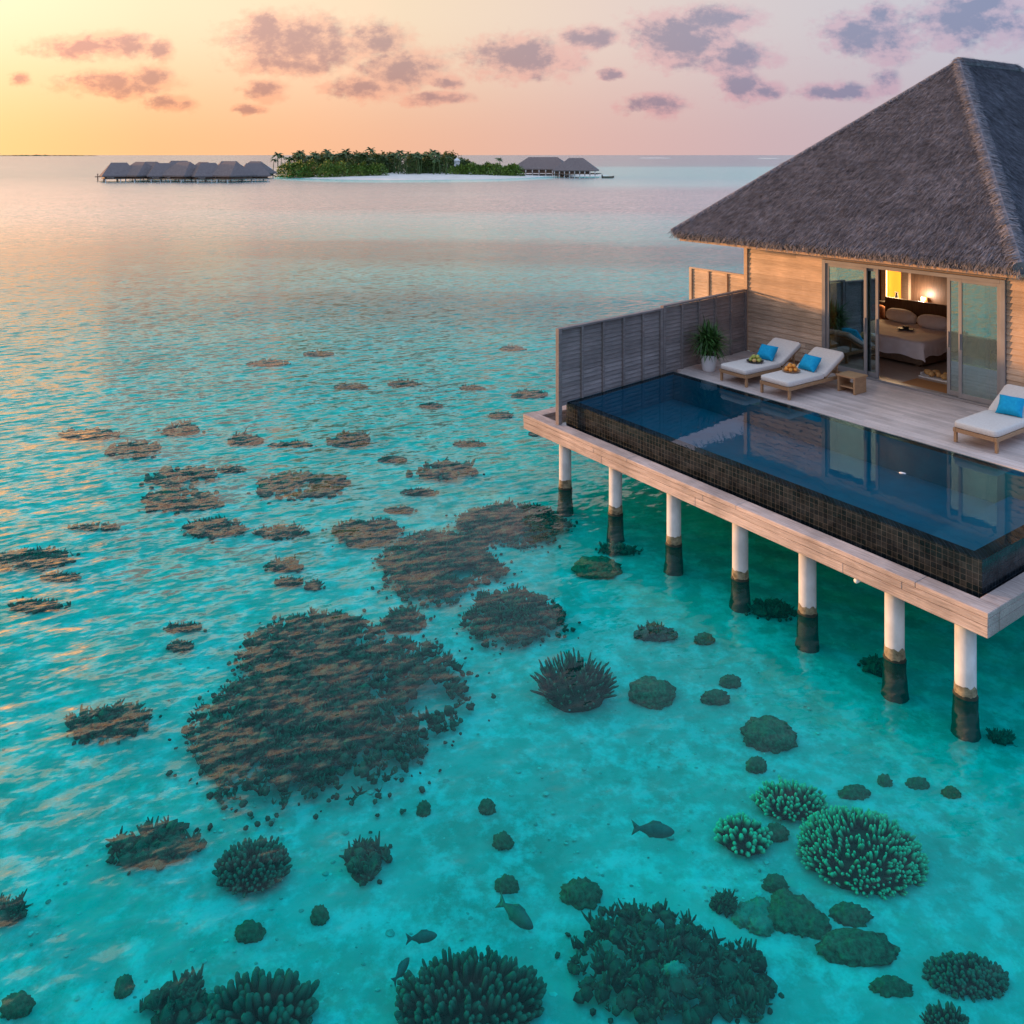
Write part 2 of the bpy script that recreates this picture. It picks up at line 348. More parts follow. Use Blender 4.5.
# ------------------------------------------------------------------ mesh helpers
def _ico(sub):
    bm = bmesh.new(); bmesh.ops.create_icosphere(bm, subdivisions=sub, radius=1)
    v = [x.co.copy() for x in bm.verts]; f = [[x.index for x in q.verts] for q in bm.faces]; bm.free(); return v, f
ICO = {1: _ico(1), 2: _ico(2), 3: _ico(3), 4: _ico(4)}
class MB:
    def __init__(s): s.v = []; s.f = []; s.t = []
    def add(s, vs, fs, tips=None):
        o = len(s.v); s.v += [tuple(q) for q in vs]; s.f += [[i+o for i in q] for q in fs]
        s.t += tips if tips else [0.0]*len(vs)
    def box(s, x0, x1, y0, y1, z0, z1, mtx=None):
        vs = [Vector((x, y, z)) for z in (z0, z1) for y in (y0, y1) for x in (x0, x1)]
        if mtx: vs = [mtx @ q for q in vs]
        s.add(vs, [(0,2,3,1),(4,5,7,6),(0,1,5,4),(2,6,7,3),(0,4,6,2),(1,3,7,5)]); return s
    def tube(s, pts, rad, n=10, cap=True, tips=None):
        pts = [Vector(p) for p in pts]; vs = []; tt = []
        for i, p in enumerate(pts):
            d = (pts[min(i+1, len(pts)-1)]-pts[max(i-1, 0)]).normalized()
            a = d.orthogonal().normalized() if abs(d.z) < .99 else Vector((1, 0, 0)); b = d.cross(a)
            for k in range(n):
                an = 2*math.pi*k/n; vs.append(p+(a*math.cos(an)+b*math.sin(an))*rad[i]); tt.append(tips[i] if tips else 0.)
        fs = [(i*n+k, i*n+(k+1) % n, (i+1)*n+(k+1) % n, (i+1)*n+k) for i in range(len(pts)-1) for k in range(n)]
        if cap: fs += [tuple(range(n))[::-1], tuple((len(pts)-1)*n+k for k in range(n))]
        s.add(vs, fs, tt); return s
    def lathe(s, prof, n=24, c=(0,0,0)):
        vs = [(c[0]+r*math.cos(2*math.pi*k/n), c[1]+r*math.sin(2*math.pi*k/n), c[2]+z) for r, z in prof for k in range(n)]
        fs = [(i*n+k, i*n+(k+1) % n, (i+1)*n+(k+1) % n, (i+1)*n+k) for i in range(len(prof)-1) for k in range(n)]
        s.add(vs, fs); return s
    def superq(s, c, r, e1=.4, e2=.4, n=20, mtx=None, wob=0, seed=0):
        sg = lambda w, e: math.copysign(abs(w)**e, w)
        vs = []; m = n//2
        for i in range(m+1):
            a = -math.pi/2+math.pi*i/m
            for k in range(n):
                b = 2*math.pi*k/n
                p = Vector((r[0]*sg(math.cos(a), e1)*sg(math.cos(b), e2), r[1]*sg(math.cos(a), e1)*sg(math.sin(b), e2), r[2]*sg(math.sin(a), e1)))
                if wob: p *= 1+wob*mnoise.noise(p*5+Vector((seed, 0, 0)))
                if mtx: p = mtx @ p
                vs.append(p+Vector(c))
        fs = [(i*n+k, i*n+(k+1) % n, (i+1)*n+(k+1) % n, (i+1)*n+k) for i in range(m) for k in range(n)]
        s.add(vs, fs); return s
    def blade(s, p, d, up, L, w, lift=0, droop=0, tip=.15, seg=1):
        side = d.cross(up).normalized(); vs = []; n = seg+1
        for i in range(n):
            k = i/seg; q = p+d*(L*k)+up*(lift*k - droop*k*k)
            ww = w*(1-k*(1-tip)) if seg == 1 else w*(math.sin(math.pi*min(1, .25+k*.75))+tip*.3)
            vs += [q-side*ww/2, q+side*ww/2]
        s.add(vs, [(2*i, 2*i+1, 2*i+3, 2*i+2) for i in range(seg)]); return s
    def ico(s, c, r, sub=1, jit=0, rng=random, rot=None, tipz=True, nz=0, ns=2.0, seed=0):
        V, F = ICO[sub]; vs = []; tt = []
        m = rot or Matrix.Identity(3)
        for q in V:
            k = 1+(rng.uniform(-jit, jit) if jit else 0)
            if nz: k += nz*mnoise.fractal(q*ns+Vector((seed, seed*.7, 0)), 1.0, 2.0, 4)
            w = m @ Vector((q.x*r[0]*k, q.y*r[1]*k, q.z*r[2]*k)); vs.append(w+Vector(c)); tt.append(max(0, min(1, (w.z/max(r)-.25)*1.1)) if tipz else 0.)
        s.add(vs, F, tt); return s
    def mesh(s, name, smooth=False):
        me = bpy.data.meshes.new(name); me.from_pydata(s.v, [], s.f)
        a = me.attributes.new('tip', 'FLOAT', 'POINT'); a.data.foreach_set('value', s.t)
        if smooth: me.polygons.foreach_set('use_smooth', [True]*len(me.polygons))
        me.update(); return me
    def build(s, name, mat, parent=None, smooth=False, bevel=0, loc=None, rotz=None):
        me = s.mesh(name, smooth); me.materials.append(mat)
        o = bpy.data.objects.new(name, me); COL.objects.link(o)
        if parent: o.parent = parent
        if loc is not None: o.location = loc
        if rotz is not None: o.rotation_euler = (0, 0, rotz)
        if bevel:
            b = o.modifiers.new('bevel', 'BEVEL'); b.width = bevel; b.segments = 2; b.limit_method = 'ANGLE'; b.harden_normals = False
        return o
def tag(o, label=None, cat=None, group=None, kind=None):
    if label: o['label'] = label
    if cat: o['category'] = cat
    if group: o['group'] = group
    if kind: o['kind'] = kind
    return o
def thing(name, label, cat, u, v, z, rot=0, group=None):
    o = bpy.data.objects.new(name, None); COL.objects.link(o); o.empty_display_size = .2
    o.location = W(u, v, z); o.rotation_euler = (0, 0, TH+rot); return tag(o, label, cat, group)
def single(mb, name, mat, label, cat, u, v, z, rot=0, group=None, smooth=False, bevel=0):
    o = mb.build(name, mat, None, smooth, bevel, W(u, v, z), TH+rot); return tag(o, label, cat, group)
def copy_tree(o, parent=None):
    c = o.copy(); COL.objects.link(c)
    if parent: c.parent = parent
    for ch in list(o.children): copy_tree(ch, c)
    return c

# ================================================================== SETTING: sea, lagoon bed, islands
def sea():
    S = 22000
    mb = MB(); mb.add([(-S, -200, 0), (S, -200, 0), (S, S*1.6, 0), (-S, S*1.6, 0)], [(0,1,2,3)])
    tag(mb.build('sea', M['sea']), kind='structure')
    xs = [-22000, -3000, -600, -200, -80] + [-40+i*.5 for i in range(161)] + [80, 200, 600, 3000, 22000]
    ys = [-200, -30, -5] + [i*.5 for i in range(0, 121)] + [70, 90, 130, 200, 400, 1000, 5000, 36000]
    vs = []
    for y in ys:
        for x in xs:
            z = -.46
            if -41 < x < 41 and -1 < y < 61: z += .07*mnoise.fractal(Vector((x*.35, y*.35, 3)), 1, 2, 3)
            vs.append((x, y, z))
    n = len(xs); mb = MB(); mb.add(vs, [(j*n+i, j*n+i+1, (j+1)*n+i+1, (j+1)*n+i) for j in range(len(ys)-1) for i in range(n-1)])
    tag(mb.build('lagoon_bed', M['bed'], smooth=True), kind='structure')
sea()
def sand_mound(name, cx, cy, rx, ry, h, seed, tilt=0):
    mb = MB(); n = 64; rings = [0, .5, .8, .93, 1, 1.15]; vs = []
    for r in rings:
        for k in range(n):
            a = 2*math.pi*k/n; w = 1+.10*mnoise.noise(Vector((math.cos(a)*1.6+seed, math.sin(a)*1.6, 0)))
            z = h*(1-r**2.2) if r <= 1 else -.7
            vs.append((cx+rx*r*w*math.cos(a), cy+ry*r*w*math.sin(a)+tilt*rx*r*math.cos(a), z))
    mb.add(vs, [(i*n+k, i*n+(k+1) % n, (i+1)*n+(k+1) % n, (i+1)*n+k) for i in range(len(rings)-1) for k in range(n)])
    return tag(mb.build(name, M['sandisle'], smooth=True), kind='structure')
sand_mound('island_sand', -27, 262, 42, 56, .9, 3)
sand_mound('island_spit', 12, 262, 16, 22, .55, 8)
sand_mound('sandbank', 291, 1720, 30, 60, .8, 5)
sand_mound('sandbank', 455, 1500, 14, 40, .6, 6)
def far_island():
    mb = MB(); rng = random.Random(4)
    for i in range(60):
        k = i/59; h = 5+rng.random()*5*math.sin(math.pi*k); x = -3150+560*k
        mb.ico((x, 5200+rng.uniform(-40, 40), -1), (22, 30, h), 1, .15, rng)
    tag(mb.build('far_island', M['forest']), kind='structure')
far_island()

# ================================================================== ISLAND: palms, forest, bungalows, boat
def leaf_mass(name, label, cat, mat, spec, seed, cnt, leaf):
    rng = random.Random(seed); mb = MB()
    for i in range(cnt):
        c = rng.choice(spec); cx, cy, cz, r, h = c
        a = rng.uniform(0, 6.283); e = rng.uniform(-.25, 1.57); k = rng.uniform(.72, 1.05)
        k *= 1+.22*mnoise.noise(Vector((a*1.7+cx, e*2.5, cy)))
        p = Vector((cx+r*k*math.cos(a)*math.cos(e), cy+r*k*math.sin(a)*math.cos(e), max(.3, cz+h*k*math.sin(e))))
        d = Vector((rng.gauss(0, 1), rng.gauss(0, 1), rng.gauss(0, .7))).normalized(); up = d.orthogonal().normalized()
        mb.blade(p, d, up, leaf*rng.uniform(.6, 1.4), leaf*rng.uniform(.4, .9), 0, leaf*.3, .3)
    return tag(mb.build(name, mat), label, cat, kind='stuff')
rng = random.Random(12)
spec = []
for i in range(70):      # tall wood of the island
    X = rng.uniform(-63, -14); Y = rng.uniform(238, 275)
    spec.append((X, Y, 1.2, rng.uniform(2.2, 3.6), rng.uniform(3.6, 5.6)*(1 if X < -18 else .7)))
leaf_mass('island_forest', 'dark green forest covering the low sand island', 'forest', M['forest'], spec, 3, 34000, .55)
spec = []
for i in range(22):      # bright bushes in front, left end
    t_ = i/21; spec.append((-62+26*t_+rng.uniform(-1, 1), 226+rng.uniform(0, 6)-2*math.sin(3*t_), .5, rng.uniform(2.0, 3.0), rng.uniform(2.4, 4.2)))
leaf_mass('beach_bushes', 'bright green bushes along the left end of the island beach', 'bushes', M['bush'], spec, 5, 11000, .45)
spec = []
for i in range(20):
    t_ = i/19; spec.append((-15.5+17*t_+rng.uniform(-.6, .6), 236+rng.uniform(0, 7), .4, rng.uniform(1.6, 2.8), rng.uniform(2.2, 3.6)*(1-.45*max(0, t_-.6))))
leaf_mass('low_bushes', 'low bright green bushes at the right end of the island', 'bushes', M['bush'], spec, 6, 9000, .45)

def palm_mesh(seed, H):
    rng = random.Random(seed); mb = MB()
    lean = Vector((rng.uniform(-.8, .8), rng.uniform(-.5, .5), 0))
    pts = [lean*(k/5)**2+Vector((0, 0, H*k/5)) for k in range(6)]
    mb.tube(pts, [.2, .17, .15, .14, .13, .12], 6)
    top = pts[-1]
    for i in range(17):
        a = i*2.4+rng.uniform(-.2, .2); e = rng.uniform(-.15, .95); L = rng.uniform(1.5, 2.2)
        d = Vector((math.cos(a)*math.cos(e), math.sin(a)*math.cos(e), math.sin(e)))
        side = d.cross(Vector((0, 0, 1))).normalized(); prev = None
        for k in range(7):
            q = k/6; p = top+d*L*q-Vector((0, 0, 1))*1.0*q*q; w = .34*math.sin(math.pi*(.12+.86*q))
            row = [p-side*w-Vector((0, 0, .5*w)), p, p+side*w-Vector((0, 0, .5*w))]
            if prev: mb.add(prev+row, [(0,1,4,3), (1,2,5,4)])
            prev = row
    return mb
pms = [palm_mesh(s, h).mesh('palm_tree') for s, h in ((1, 5.6), (2, 6.4), (3, 5.0))]
for me in pms: me.materials.append(M['palm'])
PALMS = [(273,160),(281,155),(288,156),(296,152),(303,150),(310,155),(318,152),(325,149),(332,153),(341,152),(349,148.5),(355,153),(361,152),(368,147),
         (374,152),(381,154),(388,153),(394,152),(401,149),(407,153),(414,152),(421,153),(427,152),(433,148.5),(440,151),(446,155),(461,158),(501,157),(338,156),(372,157),(398,156),(418,156)]+[(278+i*8.6+(i*37 % 7), 151.5+(i*53 % 60)/10) for i in range(20)]
for i, (x, y) in enumerate(PALMS):
    o = bpy.data.objects.new('palm_tree', pms[i % 3]); COL.objects.link(o)
    d = rng.uniform(232, 250); H = (5.6, 6.4, 5.0)[i % 3]+.7; top = CAMZ-(y-HY)/FPX*d
    s = max(.75, min(1.5, (top-.5)/H))
    o.location = ((x-512)/FPX*d, d, .5); o.scale = (min(s, 1.05),)*2+(s,); o.rotation_euler = (0, 0, rng.uniform(0, 6))
    tag(o, 'coconut palm rising out of the forest on the sand island', 'palm tree', 'palms on the island')

def hip_roof(mb, x0, x1, y0, y1, z0, z1, ridge, th=.25):
    ym = (y0+y1)/2; a = x0+ridge; b = x1-ridge
    mb.add([(x0,y0,z0),(x1,y0,z0),(x1,y1,z0),(x0,y1,z0),(a,ym,z1),(b,ym,z1),(x0,y0,z0-th),(x1,y0,z0-th),(x1,y1,z0-th),(x0,y1,z0-th)],
           [(0,1,5,4),(1,2,5),(2,3,4,5),(3,0,4),(6,7,1,0),(7,8,2,1),(8,9,3,2),(9,6,0,3),(9,8,7,6)])
def bungalow(w, dpt, label, X, Y, rot, group):
    r = bpy.data.objects.new('water_bungalow', None); COL.objects.link(r); r.location = (X, Y, 0); r.rotation_euler = (0, 0, rot)
    tag(r, label, 'bungalow', group)
    a = w/2; b = dpt/2
    m = MB(); hip_roof(m, -a-.6, a+.6, -b-.9, b+.6, 1.4, 4.35, dpt*.40); m.build('roof', M['farthatch'], r)
    m = MB(); m.box(-a, a, -b, b, .75, 1.6); m.build('wall', M['farwall'], r)
    m = MB(); m.box(-a-.3, a+.3, -b-1.0, b+.3, .6, .75); m.build('deck', M['farwall'], r)
    m = MB(); m.box(-a+.5, -a+2.0, -b-.04, -b, .78, 1.5); m.build('door', M['farwhite'], r)
    for sx in (-1, 0, 1):
        for yy in (-b-.9, b):
            m = MB(); m.tube([(sx*a*.95, yy, -.7), (sx*a*.95, yy, .6)], [.12, .12], 6); m.build('stilt', M['farwhite'], r)
    m = MB(); m.box(-a-.3, a+.3, -b-1.0, -b-.94, 1.1, 1.16); m.build('railing', M['farwall'], r)
    return r
G = 'water bungalows left of the island'
proto = bungalow(6.5, 5.4, 'thatched bungalow at the left end of the front row, beside the jetty', (119-512)/FPX*196, 196, R(30), G)
ROW = [(141, 197, -32, 'second thatched bungalow from the left in the front row'), (163, 196, 30, 'third thatched bungalow from the left in the front row'),
       (185, 195, -28, 'fourth thatched bungalow from the left, middle of the front row'), (208, 194, 33, 'fifth thatched bungalow from the left in the front row'),
       (231, 194, -30, 'sixth thatched bungalow from the left in the front row'), (253, 199, 26, 'thatched bungalow at the right end of the front row, near the beach'),
       (152, 210, -20, 'bungalow roof showing behind the second and third front bungalows'), (179, 211, 35, 'bungalow roof showing behind the middle of the front row'),
       (204, 212, -30, 'bungalow roof showing behind the fifth front bungalow'), (229, 212, 28, 'bungalow roof showing behind the sixth front bungalow'),
       (256, 222, -25, 'bungalow at the rear right of the cluster, closest to the island trees')]
for x, d, a, lab in ROW:
    c = copy_tree(proto); c.location = ((x-512)/FPX*d, d, 0); c.rotation_euler = (0, 0, R(a)); c['label'] = lab; k = {141: 1.08, 163: 0.95, 185: 1.1, 208: 0.98, 231: 1.12, 253: 0.92, 152: 1.05, 179: 1.15, 204: 1.0, 229: 1.1, 256: 1.05}[x]; c.scale = (k, k, k*.5+.5)
def long_house(name, label, X, Y, L, D, rot, eave, top):
    r = bpy.data.objects.new(name, None); COL.objects.link(r); r.location = (X, Y, 0); r.rotation_euler = (0, 0, rot); tag(r, label, 'long house')
    m = MB(); hip_roof(m, -L/2, L/2, -D/2, D/2, eave, top, D*.45); m.build('roof', M['farthatch'], r)
    m = MB(); m.box(-L/2+.6, L/2-2.5, -D/2+.8, D/2-.8, 1.0, eave); m.build('wall', M['farwall'], r)
    m = MB(); m.box(-L/2+.3, L/2+.6, -D/2-.2, D/2+.2, .8, 1.0); m.build('deck', M['farwall'], r)
    for i in range(9):
        x = -L/2+.6+(L-.8)*i/8
        m = MB(); m.box(x-.12, x+.12, -D/2+.1, -D/2+.34, -.7, eave-.2); m.build('post', M['farwhite'], r)
long_house('long_house', 'long thatched house on stilts over the water at the right end of the island', (576-512)/FPX*236, 236, 12.0, 9, R(-12), 1.9, 5.3)
long_house('long_house', 'dark thatched house behind the right bushes, joined to the beach', (543-512)/FPX*248, 248, 17, 9, R(-20), 2.1, 5.5)
def jetty():
    m = MB(); X = (102-512)/FPX*199
    m.box(X-1.2, X+.9, 198, 200, .9, 1.1)
    o = m.build('jetty', M['farwall']); tag(o, 'small wooden jetty at the far left of the bungalows', 'jetty')
    for dx in (-1, .6):
        q = MB(); q.tube([(X+dx, 199, -.7), (X+dx, 199, 1.7)], [.13, .13], 6); q.build('post', M['farwall'], o)
jetty()
def white_hut(x, d, z, w, label):
    r = bpy.data.objects.new('white_hut', None); COL.objects.link(r); r.location = ((x-512)/FPX*d, d, z); tag(r, label, 'hut')
    m = MB(); m.box(-w/2, w/2, -1, 1, 0, 1.7); m.build('wall', M['farwhite'], r)
    m = MB(); hip_roof(m, -w/2-.2, w/2+.2, -1.2, 1.2, 1.8, 2.6, .9, .1); m.build('roof', M['farwhite'], r)
white_hut(267, 226, .6, 1.8, 'small white hut between the bungalows and the island trees')
white_hut(457, 248, 2.7, 1.5, 'small white roofed hut above the low bushes')
def boat():
    r = bpy.data.objects.new('boat', None); COL.objects.link(r); p = px(608, 178.2); r.location = p; r.rotation_euler = (0, 0, R(12))
    tag(r, 'small dark boat afloat right of the long stilt house', 'boat')
    m = MB(); st = [(-1.5, .45, .05), (-.8, .55, 0), (.4, .5, 0), (1.2, .28, .05), (1.7, .03, .2)]; vs = []
    for x, w, z in st: vs += [(x, -w, .5+z*.8), (x, -w*.6, -.1+z), (x, w*.6, -.1+z), (x, w, .5+z*.8)]
    m.add(vs, [(4*i+k, 4*i+k+1, 4*i+k+5, 4*i+k+4) for i in range(4) for k in range(3)]+[(0, 3, 2, 1)]+[(4*i, 4*i+4, 4*i+7, 4*i+3) for i in range(4)])
    m.build('hull', M['farwall'], r)
    m = MB(); m.box(-1.75, -1.5, -.14, .14, .1, .95); m.build('outboard_motor', M['black'], r)
boat()

# ================================================================== VILLA PLATFORM (deck, beam, posts)
DZ = 1.5
deck = thing('villa_deck', 'weathered wooden deck on round white posts carrying the villa and its pool', 'deck', 0, 0, 0)
def boards(mb, x0, x1, y0, y1, z1, w, th=.035, gap=.006, seed=1, lens=(2.2, 3.4)):
    rng = random.Random(seed); y = y0
    while y < y1-.01:
        yb = min(y+w, y1); x = x0-rng.uniform(0, 2)
        while x < x1:
            L = rng.uniform(*lens); a = max(x, x0); b = min(x+L, x1)
            if b > a+.02: mb.box(a, b-.003, y, yb-gap, z1-th+rng.uniform(-.001, .001), z1+rng.uniform(-.0015, .0015))
            x += L
        y = yb
m = MB(); boards(m, .0, 8.55, -2.70, -.03, DZ, .115, seed=3); m.build('deck_boards', M['deckwood'], deck)
m = MB(); m.box(.5, 8.62, -2.83, -2.712, 1.42, DZ+.002); m.build('deck_edge', M['deckwood'], deck, bevel=.006)
m = MB(); m.box(-2.7, -.05, .55, 11, 1.4, DZ); m.build('side_deck', M['deckwood'], deck)
m = MB(); m.box(-.02, 8.4, -2.70, 12, 1.22, 1.455); m.build('floor_slab', M['concrete'], deck)
m = MB(); m.box(.28, 8.4, -6.2, -2.71, .86, .90); m.build('pool_slab', M['concrete'], deck)
# perimeter beam: stacked planks with a broad capping board
def beam(mb, x0, x1, y0, y1, seed):
    rng = random.Random(seed)
    along_x = (x1-x0) > (y1-y0)
    a0, a1 = (x0, x1) if along_x else (y0, y1)
    for (zb, zt, ins) in ((.84, .965, .006), (.969, 1.055, .003), (1.059, 1.12, 0)):
        s = a0
        while s < a1-.01:
            e = min(s+rng.uniform(2.0, 3.2), a1)
            if a1-e < .6: e = a1
            if along_x: mb.box(s+(.001 if s > a0 else ins), e-(.002 if e < a1 else ins), y0+ins, y1-ins, zb, zt)
            else: mb.box(x0+ins, x1-ins, s+(.001 if s > a0 else ins), e-(.002 if e < a1 else ins), zb, zt)
            s = e
m = MB(); beam(m, -.03, 8.62, -6.48, -6.22, 4); m.build('front_beam', M['beamwood'], deck, bevel=.008)
m = MB(); beam(m, 8.40, 8.62, -6.218, 0, 5); o = m.build('end_beam', M['beamwood'], deck, bevel=.008)
m = MB(); beam(m, -.03, .23, -6.218, 0, 6); m.build('end_beam', M['beamwood'], deck, bevel=.008)
m = MB(); m.box(.24, 8.395, -6.215, -6.09, .95, 1.0); m.build('overflow_channel', M['black'], deck)
def post(u, v, top):
    m = MB(); z0 = -.5
    m.lathe([(0, z0), (.112, z0), (.112, z0+.02), (.112, top), (0, top)], 20, (u, v, 0)); p = m.build('support_post', M['concrete'], deck, True)
    rg = random.Random(int(u*100)); m = MB(); n = 28; vs = []; h = rg.uniform(.11, .17); sd = rg.uniform(0, 50)
    for i, z in enumerate((-.03, .015, .04, 1)):
        for k in range(n):
            an = 6.2832*k/n; zz = z if i < 3 else h+.045*mnoise.noise(Vector((math.cos(an)*2+sd, math.sin(an)*2, 0)))
            rr = .1128 if i == 3 else .119+.004*mnoise.noise(Vector((an*3, z*30, sd)))
            vs.append((u+rr*math.cos(an), v+rr*math.sin(an), zz))
    m.add(vs, [(i*n+k, i*n+(k+1) % n, (i+1)*n+(k+1) % n, (i+1)*n+k) for i in range(3) for k in range(n)]); m.build('tide_stain', M['stain'], p, True)
    m = MB(); vs = []; zs = (-.5, -.44, -.36, -.26, -.15, -.06, .0, .04)
    for i, z in enumerate(zs):
        for k in range(n):
            an = 6.2832*k/n; g = .022*max(0, (-z-.15)/.3)**1.3
            rr = .130+g+(.012+.5*g)*mnoise.noise(Vector((math.cos(an)*2.2+sd, math.sin(an)*2.2, z*9)))
            if i == len(zs)-1: rr = .1165
            vs.append((u+rr*math.cos(an), v+rr*math.sin(an), z+(.025*mnoise.noise(Vector((an*2, sd, 1))) if i > 4 else 0)))
    m.add(vs, [(i*n+k, i*n+(k+1) % n, (i+1)*n+(k+1) % n, (i+1)*n+k) for i in range(len(zs)-1) for k in range(n)]); m.build('algae_sleeve', M['algae'], p, True)
for u, top in zip((1.03, 2.40, 3.76, 5.07, 6.20, 7.43, 8.28), [.85]*7): post(u, -6.29, top)
for u, v in ((8.5, -4.45), (.6, -3.4), (4.6, -3.4), (8.5, -2.2), (1.0, 0), (4.6, 0), (.4, 4.5), (4.6, 4.5), (.4, 9.5), (5.8, 9.5), (5.8, 4.5), (-2.4, 1), (-2.4, 6)): post(u, v, .87 if v < -3 else 1.2)
m = MB(); m.tube([(7.02, -6.46, .81), (7.02, -6.36, .81)], [.03, .03], 12); m.lathe([(.035, 0), (.04, .02), (.02, .03)], 12, (7.02, -6.42, .82)); m.build('drain_spout', M['white'], deck, True)

# ------------------------------------------------------------------ infinity pool
pool = thing('infinity_pool', 'infinity pool with dark blue water and black mosaic outer walls', 'swimming pool', 0, 0, 0)
def offs(k): return [(.80+k*.9, -6.08+k), (8.36-k, -6.08+k), (8.36-k, -2.84-k), (.36+k*1.1, -2.84-k)]
m = MB(); o_ = offs(0); i_ = offs(.17); vs = []
for z, P in ((.92, o_), (1.485, o_), (1.485, i_), (.97, i_)): vs += [(a, b, z) for a, b in P]
fs = [(4*r+k, 4*r+(k+1) % 4, 4*r+4+(k+1) % 4, 4*r+4+k) for r in (0,) for k in range(4)]
m.add(vs[:8], fs); m.build('tiled_wall', M['tile'], pool)
m = MB(); m.add(vs[4:12], [(k, (k+1) % 4, 4+(k+1) % 4, 4+k) for k in range(4)]); m.build('overflow_edge', M['tile'], pool)
m = MB(); m.add(vs[8:16], [(k, (k+1) % 4, 4+(k+1) % 4, 4+k) for k in range(4)]+[(4, 5, 6, 7)]); m.build('basin', M['basin'], pool)
m = MB(); m.box(7.3, 8.15, -5.8, -3.1, .975, 1.18); m.build('bench_step', M['basin'], pool)
m = MB(); m.add([(a, b, 1.492) for a, b in offs(-.004)], [(0, 1, 2, 3)]); m.build('pool_water', M['poolwater'], pool)
m = MB(); m.ico((0, 0, 0), (.05, .02, .012), 2, .1, random.Random(1)); single(m, 'petal', M['white'], 'tiny white petal floating on the dark pool water', 'petal', 6.39, -4.34, 1.5, .4, smooth=True)

# ------------------------------------------------------------------ privacy fences
def fence(label, p0, p1, z0, ztop, bays, end_post=None, mat=None, groupp='slatted privacy fences'):
    mat = mat or M['fencewood']
    dx, dy = p1[0]-p0[0], p1[1]-p0[1]; L = math.hypot(dx, dy)
    f = thing('privacy_fence', label, 'fence', p0[0], p0[1], z0, math.atan2(dy, dx), groupp); H = ztop-z0
    rg = random.Random(int(L*100))
    for i in range(bays):
        m = MB(); x0 = L*i/bays+.02; x1 = L*(i+1)/bays-.02; z = -.06
        while z < H-.09:
            mt = Matrix.Translation((0, 0, z)) @ Matrix.Rotation(R(-13+rg.uniform(-2, 2)), 4, 'X')
            m.box(x0, x1, -.009, .009, 0, .088, mt); z += .083
        m.build('slat_panel', mat, f)
        m = MB(); m.box(x0, x1, .006, .012, -.05, H-.06); m.build('backing_board', mat, f)
    for i in range(bays+1):
        x = L*i/bays; w = .03 if 0 < i < bays else .045
        m = MB(); m.box(x-w, x+w, -.042, .042, (end_post if end_post is not None and i == 0 else 0), H-.04 if 0 < i < bays else H); m.build('post', mat, f, bevel=.004)
    m = MB(); m.box(.046, L-.046, -.05, .05, H-.038, H); m.build('top_rail', mat, f, bevel=.004)
    return f
def fl(v): return .86-(v+6.33)*.86/6.33
fence('grey slatted privacy fence standing along the pool end', (fl(-6.30), -6.30), (fl(-3.28), -3.28), DZ, 2.895, 5, -.40)
fence('taller brown slatted privacy fence behind the potted plant, joining the villa wall', (fl(-3.18), -3.18), (fl(-.06), -.06), DZ, 2.94, 5)
fence('sunlit slatted fence beyond the villa corner, above the other fences', (-2.5, .8), (-.06, .8), DZ, 3.13, 4, mat=M['clad'])

# ================================================================== VILLA
villa = thing('villa', 'overwater villa with a grey thatched hip roof and timber walls', 'villa', 0, 0, 0)
WR = 6.2; WB = 11.0; WT = 4.04
def cladding(mb, x0, x1, z0, z1, y=0, w=.115):
    z = z0; rg = random.Random(int(x0*37+5))
    while z < z1-.02:
        zt = min(z+w, z1); lean = .024
        x = x0
        while x < x1-.01:
            e = min(x+rg.uniform(1.2, 2.6), x1)
            if x1-e < .4: e = x1
            vs = [Vector(q) for q in ((x, y-.022, z), (e-.002, y-.022, z), (e-.002, y+.02, z), (x, y+.02, z), (x, y-.022+lean, zt-.004), (e-.002, y-.022+lean, zt-.004), (e-.002, y+.02, zt-.004), (x, y+.02, zt-.004))]
            mb.add(vs, [(0,3,2,1),(4,5,6,7),(0,1,5,4),(2,3,7,6),(1,2,6,5),(0,4,7,3)]); x = e
        z = zt
m = MB(); cladding(m, .05, 2.06, DZ+.004, WT); m.build('clad_wall', M['clad'], villa)
m = MB(); cladding(m, 5.83, WR-.05, DZ+.004, WT); m.build('clad_wall', M['clad'], villa)
m = MB(); m.box(2.062, 5.828, -.03, .05, 3.86, WT); m.build('door_header', M['trimwood'], villa, bevel=.004)
for x in (0, WR):
    m = MB(); m.box(x-.05, x+.05, -.05, .05, DZ, WT); m.build('corner_post', M['trimwood'], villa, bevel=.004)
m = MB(); m.box(-.04, .09, .052, WB, DZ, WT); m.build('side_wall', M['clad'], villa)
m = MB(); m.box(WR-.09, WR+.04, .052, WB, DZ, WT); m.build('side_wall', M['clad'], villa)
m = MB(); m.box(-.04, WR+.04, WB+.002, WB+.1, DZ, WT); m.build('back_wall', M['clad'], villa)
m = MB(); m.box(.1, WR-.1, .03, 4.4, 1.457, DZ+.012); m.build('room_floor', M['floorwood'], villa)
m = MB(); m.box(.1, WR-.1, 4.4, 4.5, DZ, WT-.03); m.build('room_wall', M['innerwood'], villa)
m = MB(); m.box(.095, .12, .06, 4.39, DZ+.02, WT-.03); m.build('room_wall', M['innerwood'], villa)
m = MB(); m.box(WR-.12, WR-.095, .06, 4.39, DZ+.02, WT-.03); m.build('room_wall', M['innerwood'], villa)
m = MB(); m.box(-.04, WR+.04, -.05, WB+.1, WT+.002, WT+.06); m.build('ceiling', M['ceiling'], villa)
